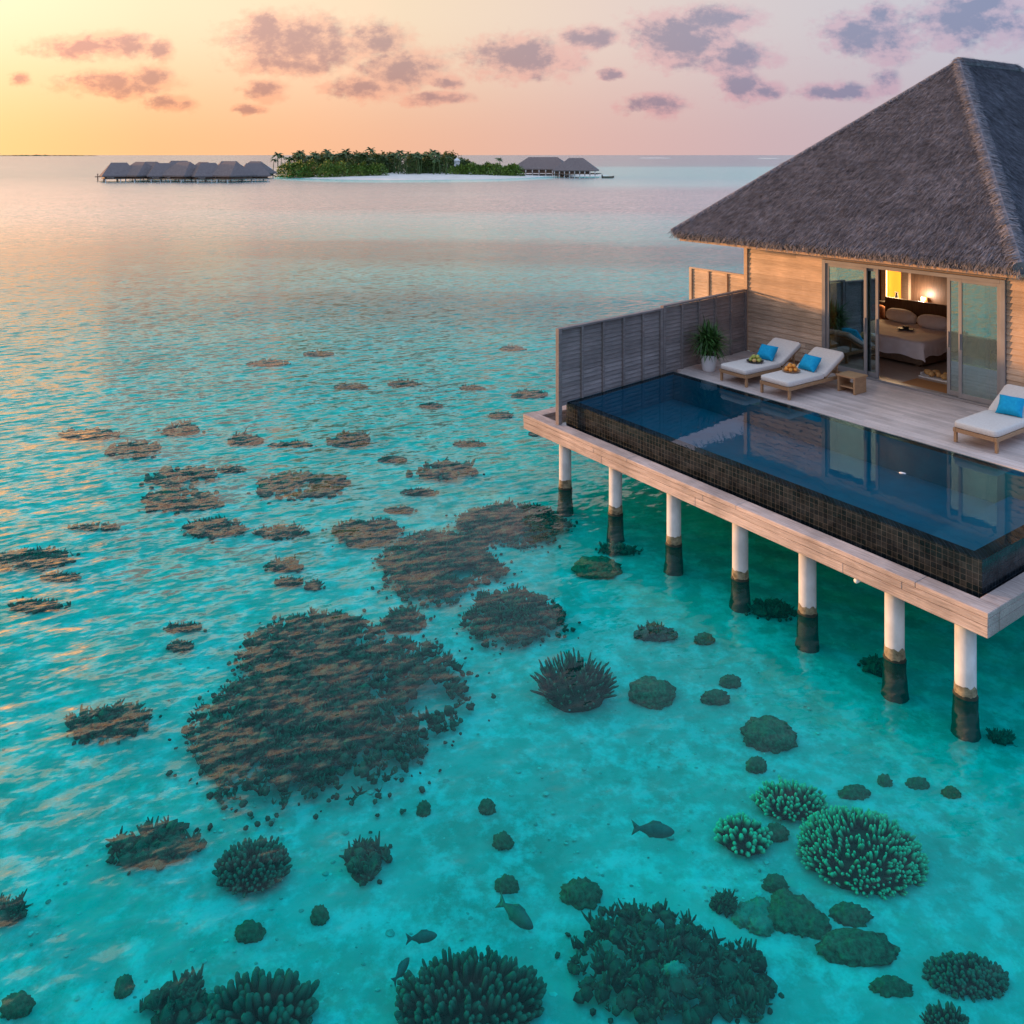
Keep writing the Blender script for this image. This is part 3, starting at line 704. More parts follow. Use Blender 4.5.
# ---- door frame and sliding leaves
m = MB(); m.box(2.065, 2.15, -.06, .10, DZ, 3.855); m.box(5.74, 5.825, -.06, .10, DZ, 3.855); m.box(2.152, 5.738, -.06, .10, 3.78, 3.855); m.box(2.152, 5.738, -.06, .10, DZ+.002, DZ+.045)
m.build('door_frame', M['metal'], villa, bevel=.004)
def leaf(x0, x1, y):
    z0, z1 = DZ+.05, 3.775; s = .062
    m = MB(); m.box(x0, x0+s, y-.02, y+.02, z0, z1); m.box(x1-s, x1, y-.02, y+.02, z0, z1); m.box(x0+s+.001, x1-s-.001, y-.02, y+.02, z1-s, z1); m.box(x0+s+.001, x1-s-.001, y-.02, y+.02, z0, z0+.09)
    d = m.build('sliding_door', M['metal'], villa, bevel=.003)
    m = MB(); m.box(x0+s-.01, x1-s+.01, y-.004, y+.004, z0+.08, z1-s+.01); m.build('glass_pane', M['glass'], d)
    m = MB(); m.box((x1-s/2 if x0 < 3.5 else x0+s/2)-.012, (x1-s/2 if x0 < 3.5 else x0+s/2)+.012, y-.055, y-.022, 2.45, 2.75); m.build('handle', M['metal'], d)
leaf(2.155, 3.10, -.01); leaf(2.36, 3.32, .055); leaf(4.73, 5.5, .055); leaf(4.98, 5.735, -.01)

# ---- thatched hip roof
EL, ER, EF, EB, EZ = -1.27, 6.58, -1.17, 12.8, 4.30
APF, APB = Vector((2.68, 4.44, 8.36)), Vector((2.68, 7.3, 8.36))
c0, c1, c2, c3 = Vector((EL, EF, EZ)), Vector((ER, EF, EZ)), Vector((ER, EB, EZ)), Vector((EL, EB, EZ))
def thatch_face(mb, quad, rows, pitch, rng, keep=lambda p: True, wid=.016, ln=.21):
    """courses of straw laid down the slope between the eave a-b and the top line c-d"""
    a, b, c, d = quad
    nrm = (b-a).cross(d-a).normalized()
    if nrm.z < 0: nrm = -nrm
    along = (b-a).normalized(); down = along.cross(nrm); down = down if down.z < 0 else -down
    for r in range(rows):
        k = (r+.3)/rows; p0 = a.lerp(d, k); p1 = b.lerp(c, k); L = (p1-p0).length; n = int(L/pitch)
        for i in range(n):
            p = p0.lerp(p1, (i+rng.random())/max(1, n)) - down*rng.uniform(-.035, .035)
            if not keep(p): continue
            dd = (down+along*rng.gauss(0, .12)).normalized()
            mb.blade(p+nrm*rng.uniform(.0, .025), dd, nrm, ln*rng.uniform(.5, 1.25), wid*rng.uniform(.5, 1.3), rng.uniform(.0, .05), 0, .35)
def roof():
    rng = random.Random(21)
    body = MB(); sz = EZ-.20
    base = [c0, c1, c2, c3, APF, APB]+[Vector((q.x+(.10 if q.x < 0 else -.10), q.y+(.10 if q.y < 5 else -.10), sz)) for q in (c0, c1, c2, c3)]
    body.add(base, [(0,1,4),(1,2,5,4),(2,3,5),(3,0,4,5),(6,7,1,0),(7,8,2,1),(8,9,3,2),(9,6,0,3),(9,8,7,6)])
    r = body.build('roof', M['thatch'], villa)
    st = MB()
    thatch_face(st, (c0, c1, APF, APF), 44, .008, rng)
    thatch_face(st, (c1, c2, APB, APF), 40, .010, rng, lambda p: p.y < 7.5 and rng.random() < (1.0 if p.y < 4 + (p.z-4.3) else .45))
    thatch_face(st, (c3, c0, APF, APB), 30, .05, rng, wid=.04, ln=.4)
    thatch_face(st, (c2, c3, APB, APB), 26, .06, rng, wid=.04, ln=.4)
    st.build('straw_courses', M['thatch'], r)
    # hanging fringe of straw at the eaves
    fr = MB()
    for a, b, out, n in ((c0, c1, Vector((0, -1, 0)), 2600), (c1, c2, Vector((1, 0, 0)), 1600), (c3, c0, Vector((-1, 0, 0)), 1500)):
        for i in range(n):
            p = a.lerp(b, rng.random())-out*rng.uniform(-.0, .12)+Vector((0, 0, rng.uniform(-.15, .05)))
            d = (Vector((0, 0, -1))+out*rng.uniform(.15, .9)+(b-a).normalized()*rng.gauss(0, .3)).normalized()
            fr.blade(p, d, out, rng.uniform(.05, .13), rng.uniform(.012, .03), 0, 0, .4)
    fr.build('eave_fringe', M['thatchcap'], r)
    # rolled straw caps over the hips and the ridge
    def cap(p, q, rad, n, name='hip_cap'):
        cp = MB(); pts = [p.lerp(q, k/14)+Vector((0, 0, -.05+.012*mnoise.noise(Vector((k, 0, 0))))) for k in range(15)]
        cp.tube(pts, [rad]*15, 12)
        ax = (q-p).normalized(); s = ax.cross(Vector((0, 0, 1))).normalized(); up = s.cross(ax)
        for i in range(n):
            o = p.lerp(q, rng.random()); sg = rng.choice((-1, 1)); a = rng.uniform(0, 1.25)
            o = o+up*(rad*math.cos(a)-.04)+s*sg*rad*math.sin(a)
            d = (s*sg*math.cos(a)-up*math.sin(a)*1.0+(-ax if ax.z > 0 else ax)*rng.uniform(.1, .8)).normalized()
            nn = (up*math.cos(a)+s*sg*math.sin(a))
            cp.blade(o, d, nn, rng.uniform(.10, .20), rng.uniform(.012, .026), rng.uniform(-.01, .02), 0, .4)
        cp.build(name, M['thatchcap'], r)
    cap(c1, APF, .115, 2600); cap(c0, APF, .08, 900); cap(APF, APB, .14, 700, 'ridge_cap'); cap(c2, APB, .14, 250); cap(c3, APB, .12, 150)
    ev = MB(); e = .12; z = sz-.055
    ev.box(EL+e, ER-e, EF+e, EF+e+.05, z, sz-.004); ev.box(ER-e-.05, ER-e, EF+e+.052, EB-e, z, sz-.004); ev.box(EL+e, EL+e+.05, EF+e+.052, EB-e, z, sz-.004)
    ev.build('eave_board', M['eave'], r)
    sf = MB(); sf.box(EL+.18, ER-.18, EF+.18, EB-.2, sz-.05, sz-.045+.03); sf.build('soffit', M['eave'], r)
roof()

# ------------------------------------------------------------------ bedroom
RZ = DZ+.012
bed = thing('bed', 'double bed with a white duvet hanging over its brown base', 'bed', 1.3, 1.65, RZ)
m = MB(); m.box(0, 2.05, 0, 2.1, .06, .32); m.build('bed_base', M['bedbase'], bed, bevel=.02)
for x in (.1, 1.85):
    for y in (.1, 1.9):
        m = MB(); m.box(x, x+.08, y, y+.08, 0, .062); m.build('leg', M['bedbase'], bed)
m = MB(); m.superq((1.025, 1.05, .42), (1.02, 1.04, .12), .25, .2, 28); m.build('mattress', M['linen'], bed, True)
m = MB(); m.box(-.1, 2.15, 2.105, 2.2, 0, 1.05); m.build('headboard', M['innerwood'], bed, bevel=.02)
m = MB(); nx, ny = 44, 40; vs = []
for j in range(ny+1):
    for i in range(nx+1):
        x = -.32+2.69*i/nx; y = -.34+2.1*j/ny
        ox = max(0, -x, x-2.05); oy = max(0, -y); o = max(ox, oy)
        z = .56+.022*mnoise.fractal(Vector((x*2.5, y*2.5, 0)), 1, 2, 4)
        if o > 0: z = .55-(ox**1.0+oy*1.0)*1.0 - (0.06*math.sin(9*(x+y)) if o > .15 else 0)*.4
        xx = min(max(x, -.035-.12*oy), 2.085+.12*oy); yy = max(y, -.035)
        if ox > 0: xx += math.copysign(.012*math.sin(y*16), x)*min(1, ox*6)
        if oy > 0: yy += .014*math.sin(x*15)*min(1, oy*6)
        vs.append((xx, yy, max(.16, z)))
m.add(vs, [(j*(nx+1)+i, j*(nx+1)+i+1, (j+1)*(nx+1)+i+1, (j+1)*(nx+1)+i) for j in range(ny) for i in range(nx)])
m.build('duvet', M['linen'], bed, True)
for x, y, z, a, lab in ((2.72, 3.28, .70, .2, 'big white pillow propped at the right side of the bed head'), (1.85, 3.4, .70, -.1, 'white pillow lying at the left side of the bed head')):
    m = MB(); m.superq((0, 0, 0), (.36, .20, .17), .75, .5, 20, Matrix.Rotation(R(-25), 3, 'X'), .05, x); single(m, 'bed_pillow', M['linen'], lab, 'pillow', x, y, RZ+z, a, 'pillows on the bed', True)
m = MB(); m.box(-.16, .16, -.1, .1, 0, .025); m.superq((0, 0, .05), (.07, .05, .035), .7, .7, 10); single(m, 'bed_tray', M['black'], 'small dark tray lying on the white duvet', 'tray', 2.45, 2.55, RZ+.585, .3)
# lit niche, lamp, vase, sofa, cushion, curtain
ni = thing('wall_niche', 'glowing yellow wall niche above the sofa in the bedroom', 'wall niche', 1.12, 4.4, 0)
m = MB(); m.box(-.20, .20, -.03, -.012, 2.32, 3.30); m.build('lit_panel', M['glow'], ni)
m = MB(); m.box(-.33, -.202, -.12, -.002, 2.25, 3.37); m.box(.202, .40, -.12, -.002, 2.25, 3.37); m.box(-.2, .2, -.12, -.002, 3.302, 3.37); m.box(-.2, .2, -.12, -.002, 2.25, 2.318); m.build('niche_frame', M['trimwood'], ni)
m = MB(); m.lathe([(0, 0), (.055, 0), (.075, .1), (.04, .2), (.03, .27), (.045, .3), (0, .3)], 14); single(m, 'vase', M['black'], 'dark vase standing in the glowing wall niche', 'vase', 1.18, 4.33, 2.32, smooth=True)
lmp = bpy.data.lights.new('niche_light', 'AREA'); lmp.shape = 'RECTANGLE'; lmp.size = .4; lmp.size_y = .95; lmp.energy = 28; lmp.color = (1, .64, .32)
lo = bpy.data.objects.new('niche_light', lmp); COL.objects.link(lo); lo.parent = ni; lo.location = (0, -.06, 2.81); lo.rotation_euler = (R(-90), 0, 0)
wl = thing('wall_lamp', 'small amber wall lamp glowing beside the bed head', 'lamp', 1.92, 4.39, 2.40)
m = MB(); m.lathe([(.05, 0), (.09, .0), (.07, .2), (.04, .2)], 14, (0, -.11, 0)); m.build('lamp_shade', M['lampglow'], wl, True)
m = MB(); m.box(-.03, .03, -.11, 0, .08, .11); m.build('bracket', M['black'], wl)
pl = bpy.data.lights.new('lamp_bulb', 'POINT'); pl.energy = 24; pl.color = (1, .78, .60); pl.shadow_soft_size = .05
po = bpy.data.objects.new('lamp_bulb', pl); COL.objects.link(po); po.parent = wl; po.location = (0, -.22, .24)
so = thing('sofa', 'dark low sofa beneath the glowing niche', 'sofa', .35, 3.45, RZ)
m = MB(); m.box(0, .9, .0, .85, .12, .42); m.build('seat', M['darkcloth'], so, bevel=.04)
m = MB(); m.box(0, .9, .62, .85, .422, .86); m.build('backrest', M['darkcloth'], so, bevel=.04)
for x in (.05, .8):
    for y in (.05, .75):
        m = MB(); m.box(x, x+.05, y, y+.05, 0, .12); m.build('leg', M['teak'], so)
m = MB(); m.superq((0, 0, 0), (.2, .09, .18), .7, .5, 16); single(m, 'sofa_cushion', M['orangecloth'], 'rust coloured cushion leaning on the dark sofa', 'cushion', .95, 3.9, RZ+.62, .2, smooth=True)
m = MB(); n = 60; vs = []
for i in range(n+1):
    x = .75*i/n; y = .045*math.sin(i*1.05)
    vs += [(x, y, .03), (x, y, 2.25)]
m.add(vs, [(2*i, 2*i+2, 2*i+3, 2*i+1) for i in range(n)])
cu = single(m, 'curtain', M['darkcloth'], 'dark curtain gathered behind the left glass door', 'curtain', 2.2, .35, RZ, smooth=True)
cu.modifiers.new('solid', 'SOLIDIFY').thickness = .01
m = MB(); m.box(0, 1.5, 0, .62, 0, .012); single(m, 'door_mat', M['mat'], 'rusty brown mat on the floor just inside the open doors', 'mat', 3.72, .16, RZ, bevel=.004)
# tray of bread on the bedroom floor
tr = thing('bread_tray', 'white tray of golden bread on the floor at the foot of the bed', 'tray', 3.95, 1.15, RZ)
m = MB(); m.box(-.3, .3, -.2, .2, 0, .03); m.build('tray_base', M['white'], tr, bevel=.008)
for s in (-1, 1):
    m = MB(); m.box(.302*s-.01, .302*s+.01, -.1, .1, .03, .08); m.build('handle', M['white'], tr)
for i, (x, y) in enumerate(((-.2, 0), (-.08, .09), (.04, -.04), (.16, .06), (.2, -.1), (-.07, -.1))):
    m = MB(); m.superq((0, 0, .07), (.085, .06, .055), .8, .9, 12); single(m, 'bread_roll', M['bread'], 'golden bread roll on the white floor tray', 'bread', 3.95+x, 1.15+y, RZ+.02, i, 'bread rolls on the floor tray', True)
ta = thing('side_table', 'round pale side table behind the right glass door', 'table', 5.05, 1.0, RZ)
m = MB(); m.lathe([(0, .52), (.3, .52), (.3, .55), (0, .55)], 28); m.build('table_top', M['white'], ta, True)
for k in range(3):
    a = k*2.094; m = MB(); m.tube([(.2*math.cos(a), .2*math.sin(a), .52), (.24*math.cos(a), .24*math.sin(a), 0)], [.018, .018], 8); m.build('leg', M['white'], ta)
m = MB(); m.lathe([(0, 0), (.06, 0), (.085, .1), (.05, .2), (.04, .26), (0, .26)], 16); single(m, 'vase', M['greenfruit'], 'lime green vase on the round side table', 'vase', 5.02, 1.02, RZ+.55, smooth=True)

# ================================================================== TERRACE FURNITURE
def lounger(label, u, v, rot=0, k=1.0):
    t = thing('sun_lounger', label, 'sun lounger', u, v, DZ+.003, rot, 'cream sun loungers on the deck')
    w = .68; yj = 1.12; top = (1.72, .60)
    m = MB()
    m.box(0, .045, 0, 1.9, .17, .235); m.box(w-.045, w, 0, 1.9, .17, .235); m.box(.047, w-.047, 0, .045, .17, .235); m.box(.047, w-.047, 1.855, 1.9, .17, .235)
    for i in range(9): m.box(.047, w-.047, .12+i*.12, .19+i*.12, .20, .225)
    m.build('frame', M['teak'], t, bevel=.006)
    for x in (.0, w-.05):
        for y in (.02, 1.80):
            m = MB(); m.box(x+.003, x+.047, y, y+.05, 0, .168); m.build('leg', M['teak'], t, bevel=.004)
    ang = math.atan2(top[1]-.29, top[0]-yj); Lb = math.hypot(top[0]-yj, top[1]-.29)
    mt = Matrix.Translation((0, yj+.06, .225)) @ Matrix.Rotation(ang, 4, 'X')
    m = MB(); m.box(.03, w-.03, 0, Lb, 0, .03, mt); m.build('back_frame', M['teak'], t, bevel=.005)
    m = MB(); m.box(.06, .09, 1.58, 1.62, .2, .50); m.box(w-.09, w-.06, 1.58, 1.62, .2, .50); m.build('back_prop', M['teak'], t)
    m = MB(); m.superq((w/2, yj/2+.005, .29), (w/2-.002, yj/2+.02, .057), .28, .16, 32); m.build('seat_cushion', M['cushion'], t, True)
    m = MB(); mt = Matrix.Translation((w/2, yj+.03, .29)) @ Matrix.Rotation(ang, 4, 'X')
    m.superq((0, 0, 0), (w/2-.002, Lb/2+.04, .055), .28, .16, 32); m.v = [tuple(mt @ (Vector(q)+Vector((0, Lb/2, .02)))) for q in m.v]
    m.build('back_cushion', M['cushion'], t, True)
    return t
lounger('cream sun lounger nearest the potted plant, with a plate of green fruit on it', 1.46, -2.62)
lounger('cream sun lounger beside the wooden side table, with a platter of oranges on it', 2.50, -2.66)
lounger('cream sun lounger standing alone at the right edge of the deck by the glass door', 6.12, -2.42)
def pillow(label, u, v, z, rot=0, tilt=48):
    m = MB(); n = 20; vs = []; idx = {}
    mt = Matrix.Rotation(R(tilt), 3, 'X')
    for s in (1, -1):
        for j in range(n+1):
            for i in range(n+1):
                a = -1+2*i/n; b = -1+2*j/n
                pin = 1-.10*(1-a*a)*b*b-.0; pin2 = 1-.10*(1-b*b)*a*a
                th = .10*((1-a**4)*(1-b**4))**.6+.006*mnoise.noise(Vector((a*2, b*2, s)))
                vs.append(mt @ Vector((a*.20*pin2, b*.175*pin, s*max(th, .002))))
    N = (n+1)**2; fs = []
    for j in range(n):
        for i in range(n):
            q = (j*(n+1)+i, j*(n+1)+i+1, (j+1)*(n+1)+i+1, (j+1)*(n+1)+i); fs.append(q); fs.append(tuple(N+k for k in q[::-1]))
    edge = [i for i in range(n)]+[j*(n+1)+n for j in range(n)]+[n*(n+1)+n-i for i in range(n)]+[(n-j)*(n+1) for j in range(n)]
    for a, b in zip(edge, edge[1:]+edge[:1]): fs.append((a, N+a, N+b, b))
    m.add(vs, fs); single(m, 'blue_pillow', M['blue'], label, 'pillow', u, v, DZ+z+.01, rot, 'blue pillows on the loungers', True)
pillow('blue pillow on the lounger nearest the potted plant', 1.78, -1.52, .475, .1)
pillow('blue pillow on the lounger beside the wooden side table', 2.84, -1.56, .475, -.1)
pillow('blue pillow on the lounger at the right edge of the deck', 6.50, -1.32, .475, .15)
def platter(label, flabel, group, u, v, mats, seed):
    z = DZ+.356
    m = MB(); m.lathe([(0, 0), (.12, 0), (.17, .022), (.175, .03), (.16, .028), (.11, .01), (0, .01)], 24); single(m, 'platter', M['darkcloth'] if seed == 2 else M['teak'], label, 'platter', u, v, z, smooth=True)
    rg = random.Random(seed)
    for i, (a, r, h) in enumerate([(k*1.047, .095, .048) for k in range(6)]+[(0, 0, .05)]+[(k*2.1+.5, .048, .115) for k in range(3)]):
        f = MB(); q = rg.uniform(.036, .046); f.ico((0, 0, 0), (q, q, q*.95), 2, .02, rg)
        single(f, 'fruit', mats[i % len(mats)], flabel, 'fruit', u+r*math.cos(a), v+r*math.sin(a), z+h, a, group, True)
platter('round platter of green and yellow fruit on the lounger by the plant', 'green or yellow fruit heaped on the platter by the plant', 'green fruit on the platter', 1.82, -1.95, [M['greenfruit'], M['greenfruit'], M['bread']], 2)
platter('round wooden platter of oranges on the middle lounger', 'orange heaped on the wooden platter on the middle lounger', 'oranges on the wooden platter', 2.72, -1.98, [M['orange']], 3)
st = thing('wood_side_table', 'low teak side table beside the middle lounger', 'table', 3.28, -1.35, DZ+.003)
m = MB(); m.box(0, .42, 0, .42, .30, .335); m.build('table_top', M['teak'], st, bevel=.005)
for x in (.02, .36):
    m = MB(); m.box(x, x+.04, .02, .40, 0, .298); m.build('side_panel', M['teak'], st, bevel=.005)
m = MB(); m.box(.062, .358, .04, .38, .10, .125); m.build('shelf', M['teak'], st)
# potted plant
pp = thing('potted_plant', 'bushy green plant in a white pot in front of the brown fence', 'potted plant', .80, -2.20, DZ+.003)
m = MB(); m.lathe([(0, .0), (.12, 0), (.135, .02), (.175, .32), (.18, .35), (.165, .35), (.155, .30), (0, .30)], 28); m.build('pot', M['white'], pp, True)
m = MB(); m.lathe([(0, .305), (.15, .303)], 20); m.build('soil', M['algae'], pp)
m = MB(); rg = random.Random(7); heads = []
for i in range(6):
    a = i*1.05; q = Vector((.10*math.cos(a), .10*math.sin(a), .55+.12*rg.random())); m.tube([(.04*math.cos(a), .04*math.sin(a), .28), q], [.018, .013], 6); heads.append(q)
m.build('stem', M['stem'], pp, True)
m = MB()
for i in range(620):
    q = rg.choice(heads)+Vector((rg.gauss(0, .04), rg.gauss(0, .04), rg.uniform(-.14, .16)))
    a = rg.uniform(0, 6.283); e = rg.uniform(-.35, 1.35)
    d = Vector((math.cos(a)*math.cos(e), math.sin(a)*math.cos(e), math.sin(e))); up = Vector((0, 0, 1)) if e < 1.1 else Vector((math.cos(a), math.sin(a), .2))
    L = rg.uniform(.28, .46); m.blade(q, d, (up-d*up.dot(d)).normalized(), L, rg.uniform(.022, .042), 0, L*rg.uniform(.2, .6), .1, 4)
m.build('foliage', M['leaf'], pp)

# ================================================================== UNDER WATER: corals, fish, rubble
SB = -.46
def coral_place(cx, cy, w, h):
    zc = -.34; n = px(cx, cy+h/2, zc-.05); f = px(cx, cy-h/2, zc+.08); c = px(cx, cy, zc)
    return c.x, (n.y+f.y)/2, w*c.y/FPX/2, max(.06, (f.y-n.y)/2)
def finger(rx, ry, rz, n, L, r, seed):
    rng = random.Random(seed); mb = MB()
    mb.ico((0, 0, 0), (rx*.78, ry*.78, rz*.72), 2, .06, rng, tipz=False)
    ga = 2.39996
    for i in range(n):
        k = (i+.5)/n; el = math.acos(k*.98) ; a = i*ga+rng.uniform(-.3, .3)
        nrm = Vector((math.sin(el)*math.cos(a), math.sin(el)*math.sin(a), math.cos(el)))
        p = Vector((nrm.x*rx*.74, nrm.y*ry*.74, nrm.z*rz*.66))
        d = (nrm+Vector((0, 0, .45))+Vector((rng.gauss(0, .16), rng.gauss(0, .16), rng.gauss(0, .1)))).normalized()
        l = L*rng.uniform(.65, 1.25); rr = r*rng.uniform(.75, 1.25)
        bend = Vector((rng.gauss(0, .15), rng.gauss(0, .15), .1))*l
        mb.tube([p, p+d*l*.55, p+d*l*.9+bend*.5, p+d*l+bend*.6], [rr*1.15, rr, rr*.8, rr*.35], 6, True, [0, .12, .75, 1])
    return mb
def boulder(rx, ry, rz, seed, lobes=1):
    rng = random.Random(seed); mb = MB()
    for i in range(lobes):
        if lobes == 1: c = (0, 0, 0); k = 1
        else:
            a = i*2.4; q = .5*math.sqrt((i+.2)/lobes)*1.3; c = (rx*q*math.cos(a), ry*q*math.sin(a), 0); k = rng.uniform(.42, .62)
        s = 4
        mb.ico(c, (rx*k, ry*k, rz*(k if lobes > 1 else 1)*1.0), s, .025, rng, nz=.26, ns=3.4, seed=seed+i*3)
    return mb
def reef(rx, ry, rz, seed, lobes=None, far=False):
    rng = random.Random(seed); mb = MB(); lobes = lobes or [(0, 0, 1, 1)]
    area = rx*ry*3.14
    n = int(min(3600, max(60, area*(330 if not far else 70))))
    size = .055 if not far else .09
    for (lx, ly, sx, sy) in lobes if area < .6 else (): mb.ico((lx*rx, ly*ry, -.03), (rx*sx*.86, ry*sy*.86, rz*.28), 3, 0, rng, tipz=False, nz=.25, ns=1.8, seed=seed)
    cnt = 0
    while cnt < n:
        lx, ly, sx, sy = rng.choice(lobes); a = rng.uniform(0, 6.283); q = math.sqrt(rng.random())*(1.25 if rng.random() < .11 else 1.0)
        edge = 1+.30*mnoise.noise(Vector((math.cos(a)*1.8+seed, math.sin(a)*1.8, lx)))
        x = (lx+sx*q*edge*math.cos(a))*rx; y = (ly+sy*q*edge*math.sin(a))*ry
        if q < .8 and mnoise.noise(Vector((x*1.3, y*1.3, seed))) > (.44 if area > 3 else 2): cnt += .3; continue
        s = size*rng.uniform(.5, 1.5)*(1 if q < .85 else .7); s = min(s, .4*min(rx, ry)+.02)
        h = rz*.55*math.sqrt(max(.004, 1-q*q))*rng.uniform(.5, 1.2)
        kind = rng.random()*(1 if q < .97 else 0); s *= 1 if q < .97 else .7
        if kind < (.5 if not far else .88): mb.ico((x, y, h), (s, s*rng.uniform(.6, 1.1), s*rng.uniform(.5, 1.0)), 1, .24, rng, Euler((rng.uniform(-.5, .5), rng.uniform(-.5, .5), a)).to_matrix())
        else:
            for b in range(5):
                d = Vector((rng.gauss(0, .7), rng.gauss(0, .7), rng.uniform(.35, 1))).normalized(); l = s*rng.uniform(.9, 1.9); o = Vector((x, y, h))
                mb.tube([o, o+d*l*.6, o+d*l+Vector((0, 0, .1*l))], [s*.26, s*.2, s*.09], 5, True, [0, .25, .9])
        cnt += 1
    return mb
CORALS = []
def coral(kind, cx, cy, w, h, label, hz=None, cat='coral', **kw):
    X, Y, rx, ry = coral_place(cx, cy, w, h); seed = int(cx*7+cy*3)
    far = Y > 15
    rz = min(hz or .46, .34 if kind == 'F' else .40, max(.10, .62*min(rx, ry)))
    mt = None; sm = True; group = None
    if kind == 'F':
        n = kw.get('n', int(max(60, min(430, 270*(rx*ry/.16)**.6)))); mb = finger(rx, ry, rz, n, kw.get('L', .11), kw.get('r', .017), seed); mt = M[kw.get('m', 'finger')]; name = 'finger_coral'; group = 'finger corals in the lagoon'
    elif kind == 'B':
        mb = boulder(rx, ry, rz, seed, kw.get('lobes', 1)); mt = M[kw.get('m', 'boulder')]; name = 'boulder_coral'; group = 'boulder corals in the lagoon'
    else:
        mb = reef(rx, ry, rz, seed, kw.get('lobes'), far); mt = M['reef']; name = 'reef_patch'; cat = 'reef patch'; sm = False; group = 'dark reef patches in the lagoon'
    o = mb.build(name, mt, None, sm, 0, (X, Y, kw.get('z', SB+.02))); tag(o, label, cat, group)
# -- right foreground
coral('F', 862, 850, 142, 104, 'largest pale-tipped finger coral, oval, right foreground', hz=.40, n=640, L=.10, r=.0145)
coral('F', 790, 796, 78, 44, 'finger coral dome just above and left of the largest pale-tipped one', L=.10, n=190)
coral('F', 743, 829, 56, 48, 'stubby pale-tipped finger coral left of the small round boulder coral', L=.085, r=.022, n=85)
coral('B', 776, 823, 24, 24, 'small round boulder coral wedged between three finger corals')
coral('F', 470, 995, 168, 100, 'big thick-fingered coral at the bottom edge of the photo', n=330, L=.13, r=.021, m='fingerdark')
coral('F', 253, 861, 80, 62, 'round finger coral below the big dark reef', n=260, L=.09, m='fingerdark')
coral('F', 262, 1003, 108, 66, 'loose thick-fingered coral at the bottom left edge', n=110, L=.15, r=.03, m='fingerdark')
coral('F', 574, 682, 84, 54, 'spiky finger coral between the big reef and the round boulder coral', n=150, L=.17, r=.014, m='fingerdark')
coral('F', 965, 967, 96, 58, 'dark bushy coral near the bottom right corner', n=330, L=.06, r=.016, m='fingerdark', hz=.2)
coral('F', 945, 1012, 44, 36, 'small finger coral below the dark bushy coral', L=.07, r=.012, n=110, m='fingerdark')
coral('B', 652, 684, 46, 33, 'round green boulder coral right of the spiky finger coral')
coral('B', 597, 563, 48, 25, 'green boulder coral near the second deck post')
coral('B', 768, 726, 52, 40, 'dark round boulder coral between the deck and the finger corals')
coral('B', 756, 756, 20, 14, 'small dark boulder just under the dark round boulder coral')
coral('B', 854, 785, 30, 24, 'small boulder coral above the largest finger coral')
coral('B', 884, 774, 15, 11, 'tiny boulder right of the small boulder coral')
coral('B', 917, 777, 24, 15, 'flat dark boulder right of the tiny boulder')
coral('B', 950, 786, 20, 12, 'rightmost flat boulder in the row above the largest finger coral')
coral('B', 715, 689, 28, 16, 'small mossy boulder right of the round green boulder coral')
coral('B', 730, 674, 20, 12, 'smaller mossy boulder behind the small mossy one')
coral('B', 581, 883, 40, 40, 'pale green round boulder coral between the fish and the bottom reef')
coral('B', 507, 875, 24, 22, 'dark round boulder above the large swimming fish')
coral('B', 503, 832, 20, 20, 'blurred small boulder above the dark round one')
coral('B', 756, 905, 48, 56, 'lumpy pale boulder coral on the left of the boulder cluster', m='paleboulder', lobes=5)
coral('B', 796, 906, 58, 64, 'lumpy green boulder coral in the middle of the boulder cluster', lobes=7)
coral('B', 775, 874, 24, 18, 'small green boulder topping the boulder cluster')
coral('B', 850, 905, 40, 36, 'dim boulder under the near side of the largest finger coral')
coral('B', 857, 938, 80, 52, 'broad smooth green boulder coral below the largest finger coral', lobes=1)
coral('B', 890, 977, 42, 34, 'dim boulder below the broad green boulder coral')
coral('R', 655, 968, 160, 150, 'big dark bushy reef at the bottom edge right of the thick-fingered coral', hz=.5)
coral('B', 674, 985, 28, 26, 'pale brain coral growing on the big bottom reef', m='paleboulder', z=SB+.2)
coral('R', 745, 975, 62, 110, 'narrow branching reef on the right flank of the big bottom reef', hz=.34)
coral('R', 724, 893, 24, 28, 'little jagged dark coral above the narrow branching reef')
# -- centre
coral('R', 330, 712, 270, 215, 'very large dark reef in the middle of the lagoon', hz=.42, lobes=[(-.36, .46, .60, .50), (.14, -.10, .92, .68), (-.34, -.32, .68, .60), (.14, -.10, .92, .68)])
coral('R', 515, 616, 106, 62, 'oval dark reef between the very large reef and the deck posts', hz=.34)
coral('R', 440, 564, 132, 74, 'wide dark reef behind the oval one', hz=.3)
coral('R', 403, 616, 48, 28, 'small dark reef below the wide reef')
coral('R', 512, 521, 120, 46, 'dim reef beside the first deck post', hz=.26)
coral('R', 655, 627, 40, 20, 'small ragged reef above the round green boulder coral')
coral('R', 367, 530, 70, 30, 'round dark reef left of the wide reef')
coral('R', 155, 838, 92, 56, 'streaky reef left of the round finger coral')
coral('R', 365, 853, 56, 56, 'double lobed reef under the near edge of the very large reef', lobes=[(0, .3, .9, .6), (.1, -.5, .6, .5)])
coral('B', 250, 921, 28, 22, 'small dim boulder below the round finger coral')
coral('R', 184, 992, 74, 62, 'blurred dark reef in the bottom left')
coral('R', 8, 902, 34, 34, 'reef cut by the left edge of the photo')
coral('R', 108, 718, 86, 44, 'lone oval reef left of the very large reef')
coral('B', 320, 905, 18, 12, 'tiny dim boulder right of the small dim boulder')
coral('B', 125, 975, 18, 14, 'tiny dark boulder near the bottom left reef')
coral('B', 18, 992, 30, 26, 'dark boulder in the bottom left corner')
coral('B', 424, 800, 14, 10, 'tiny boulder right of the near end of the very large reef')
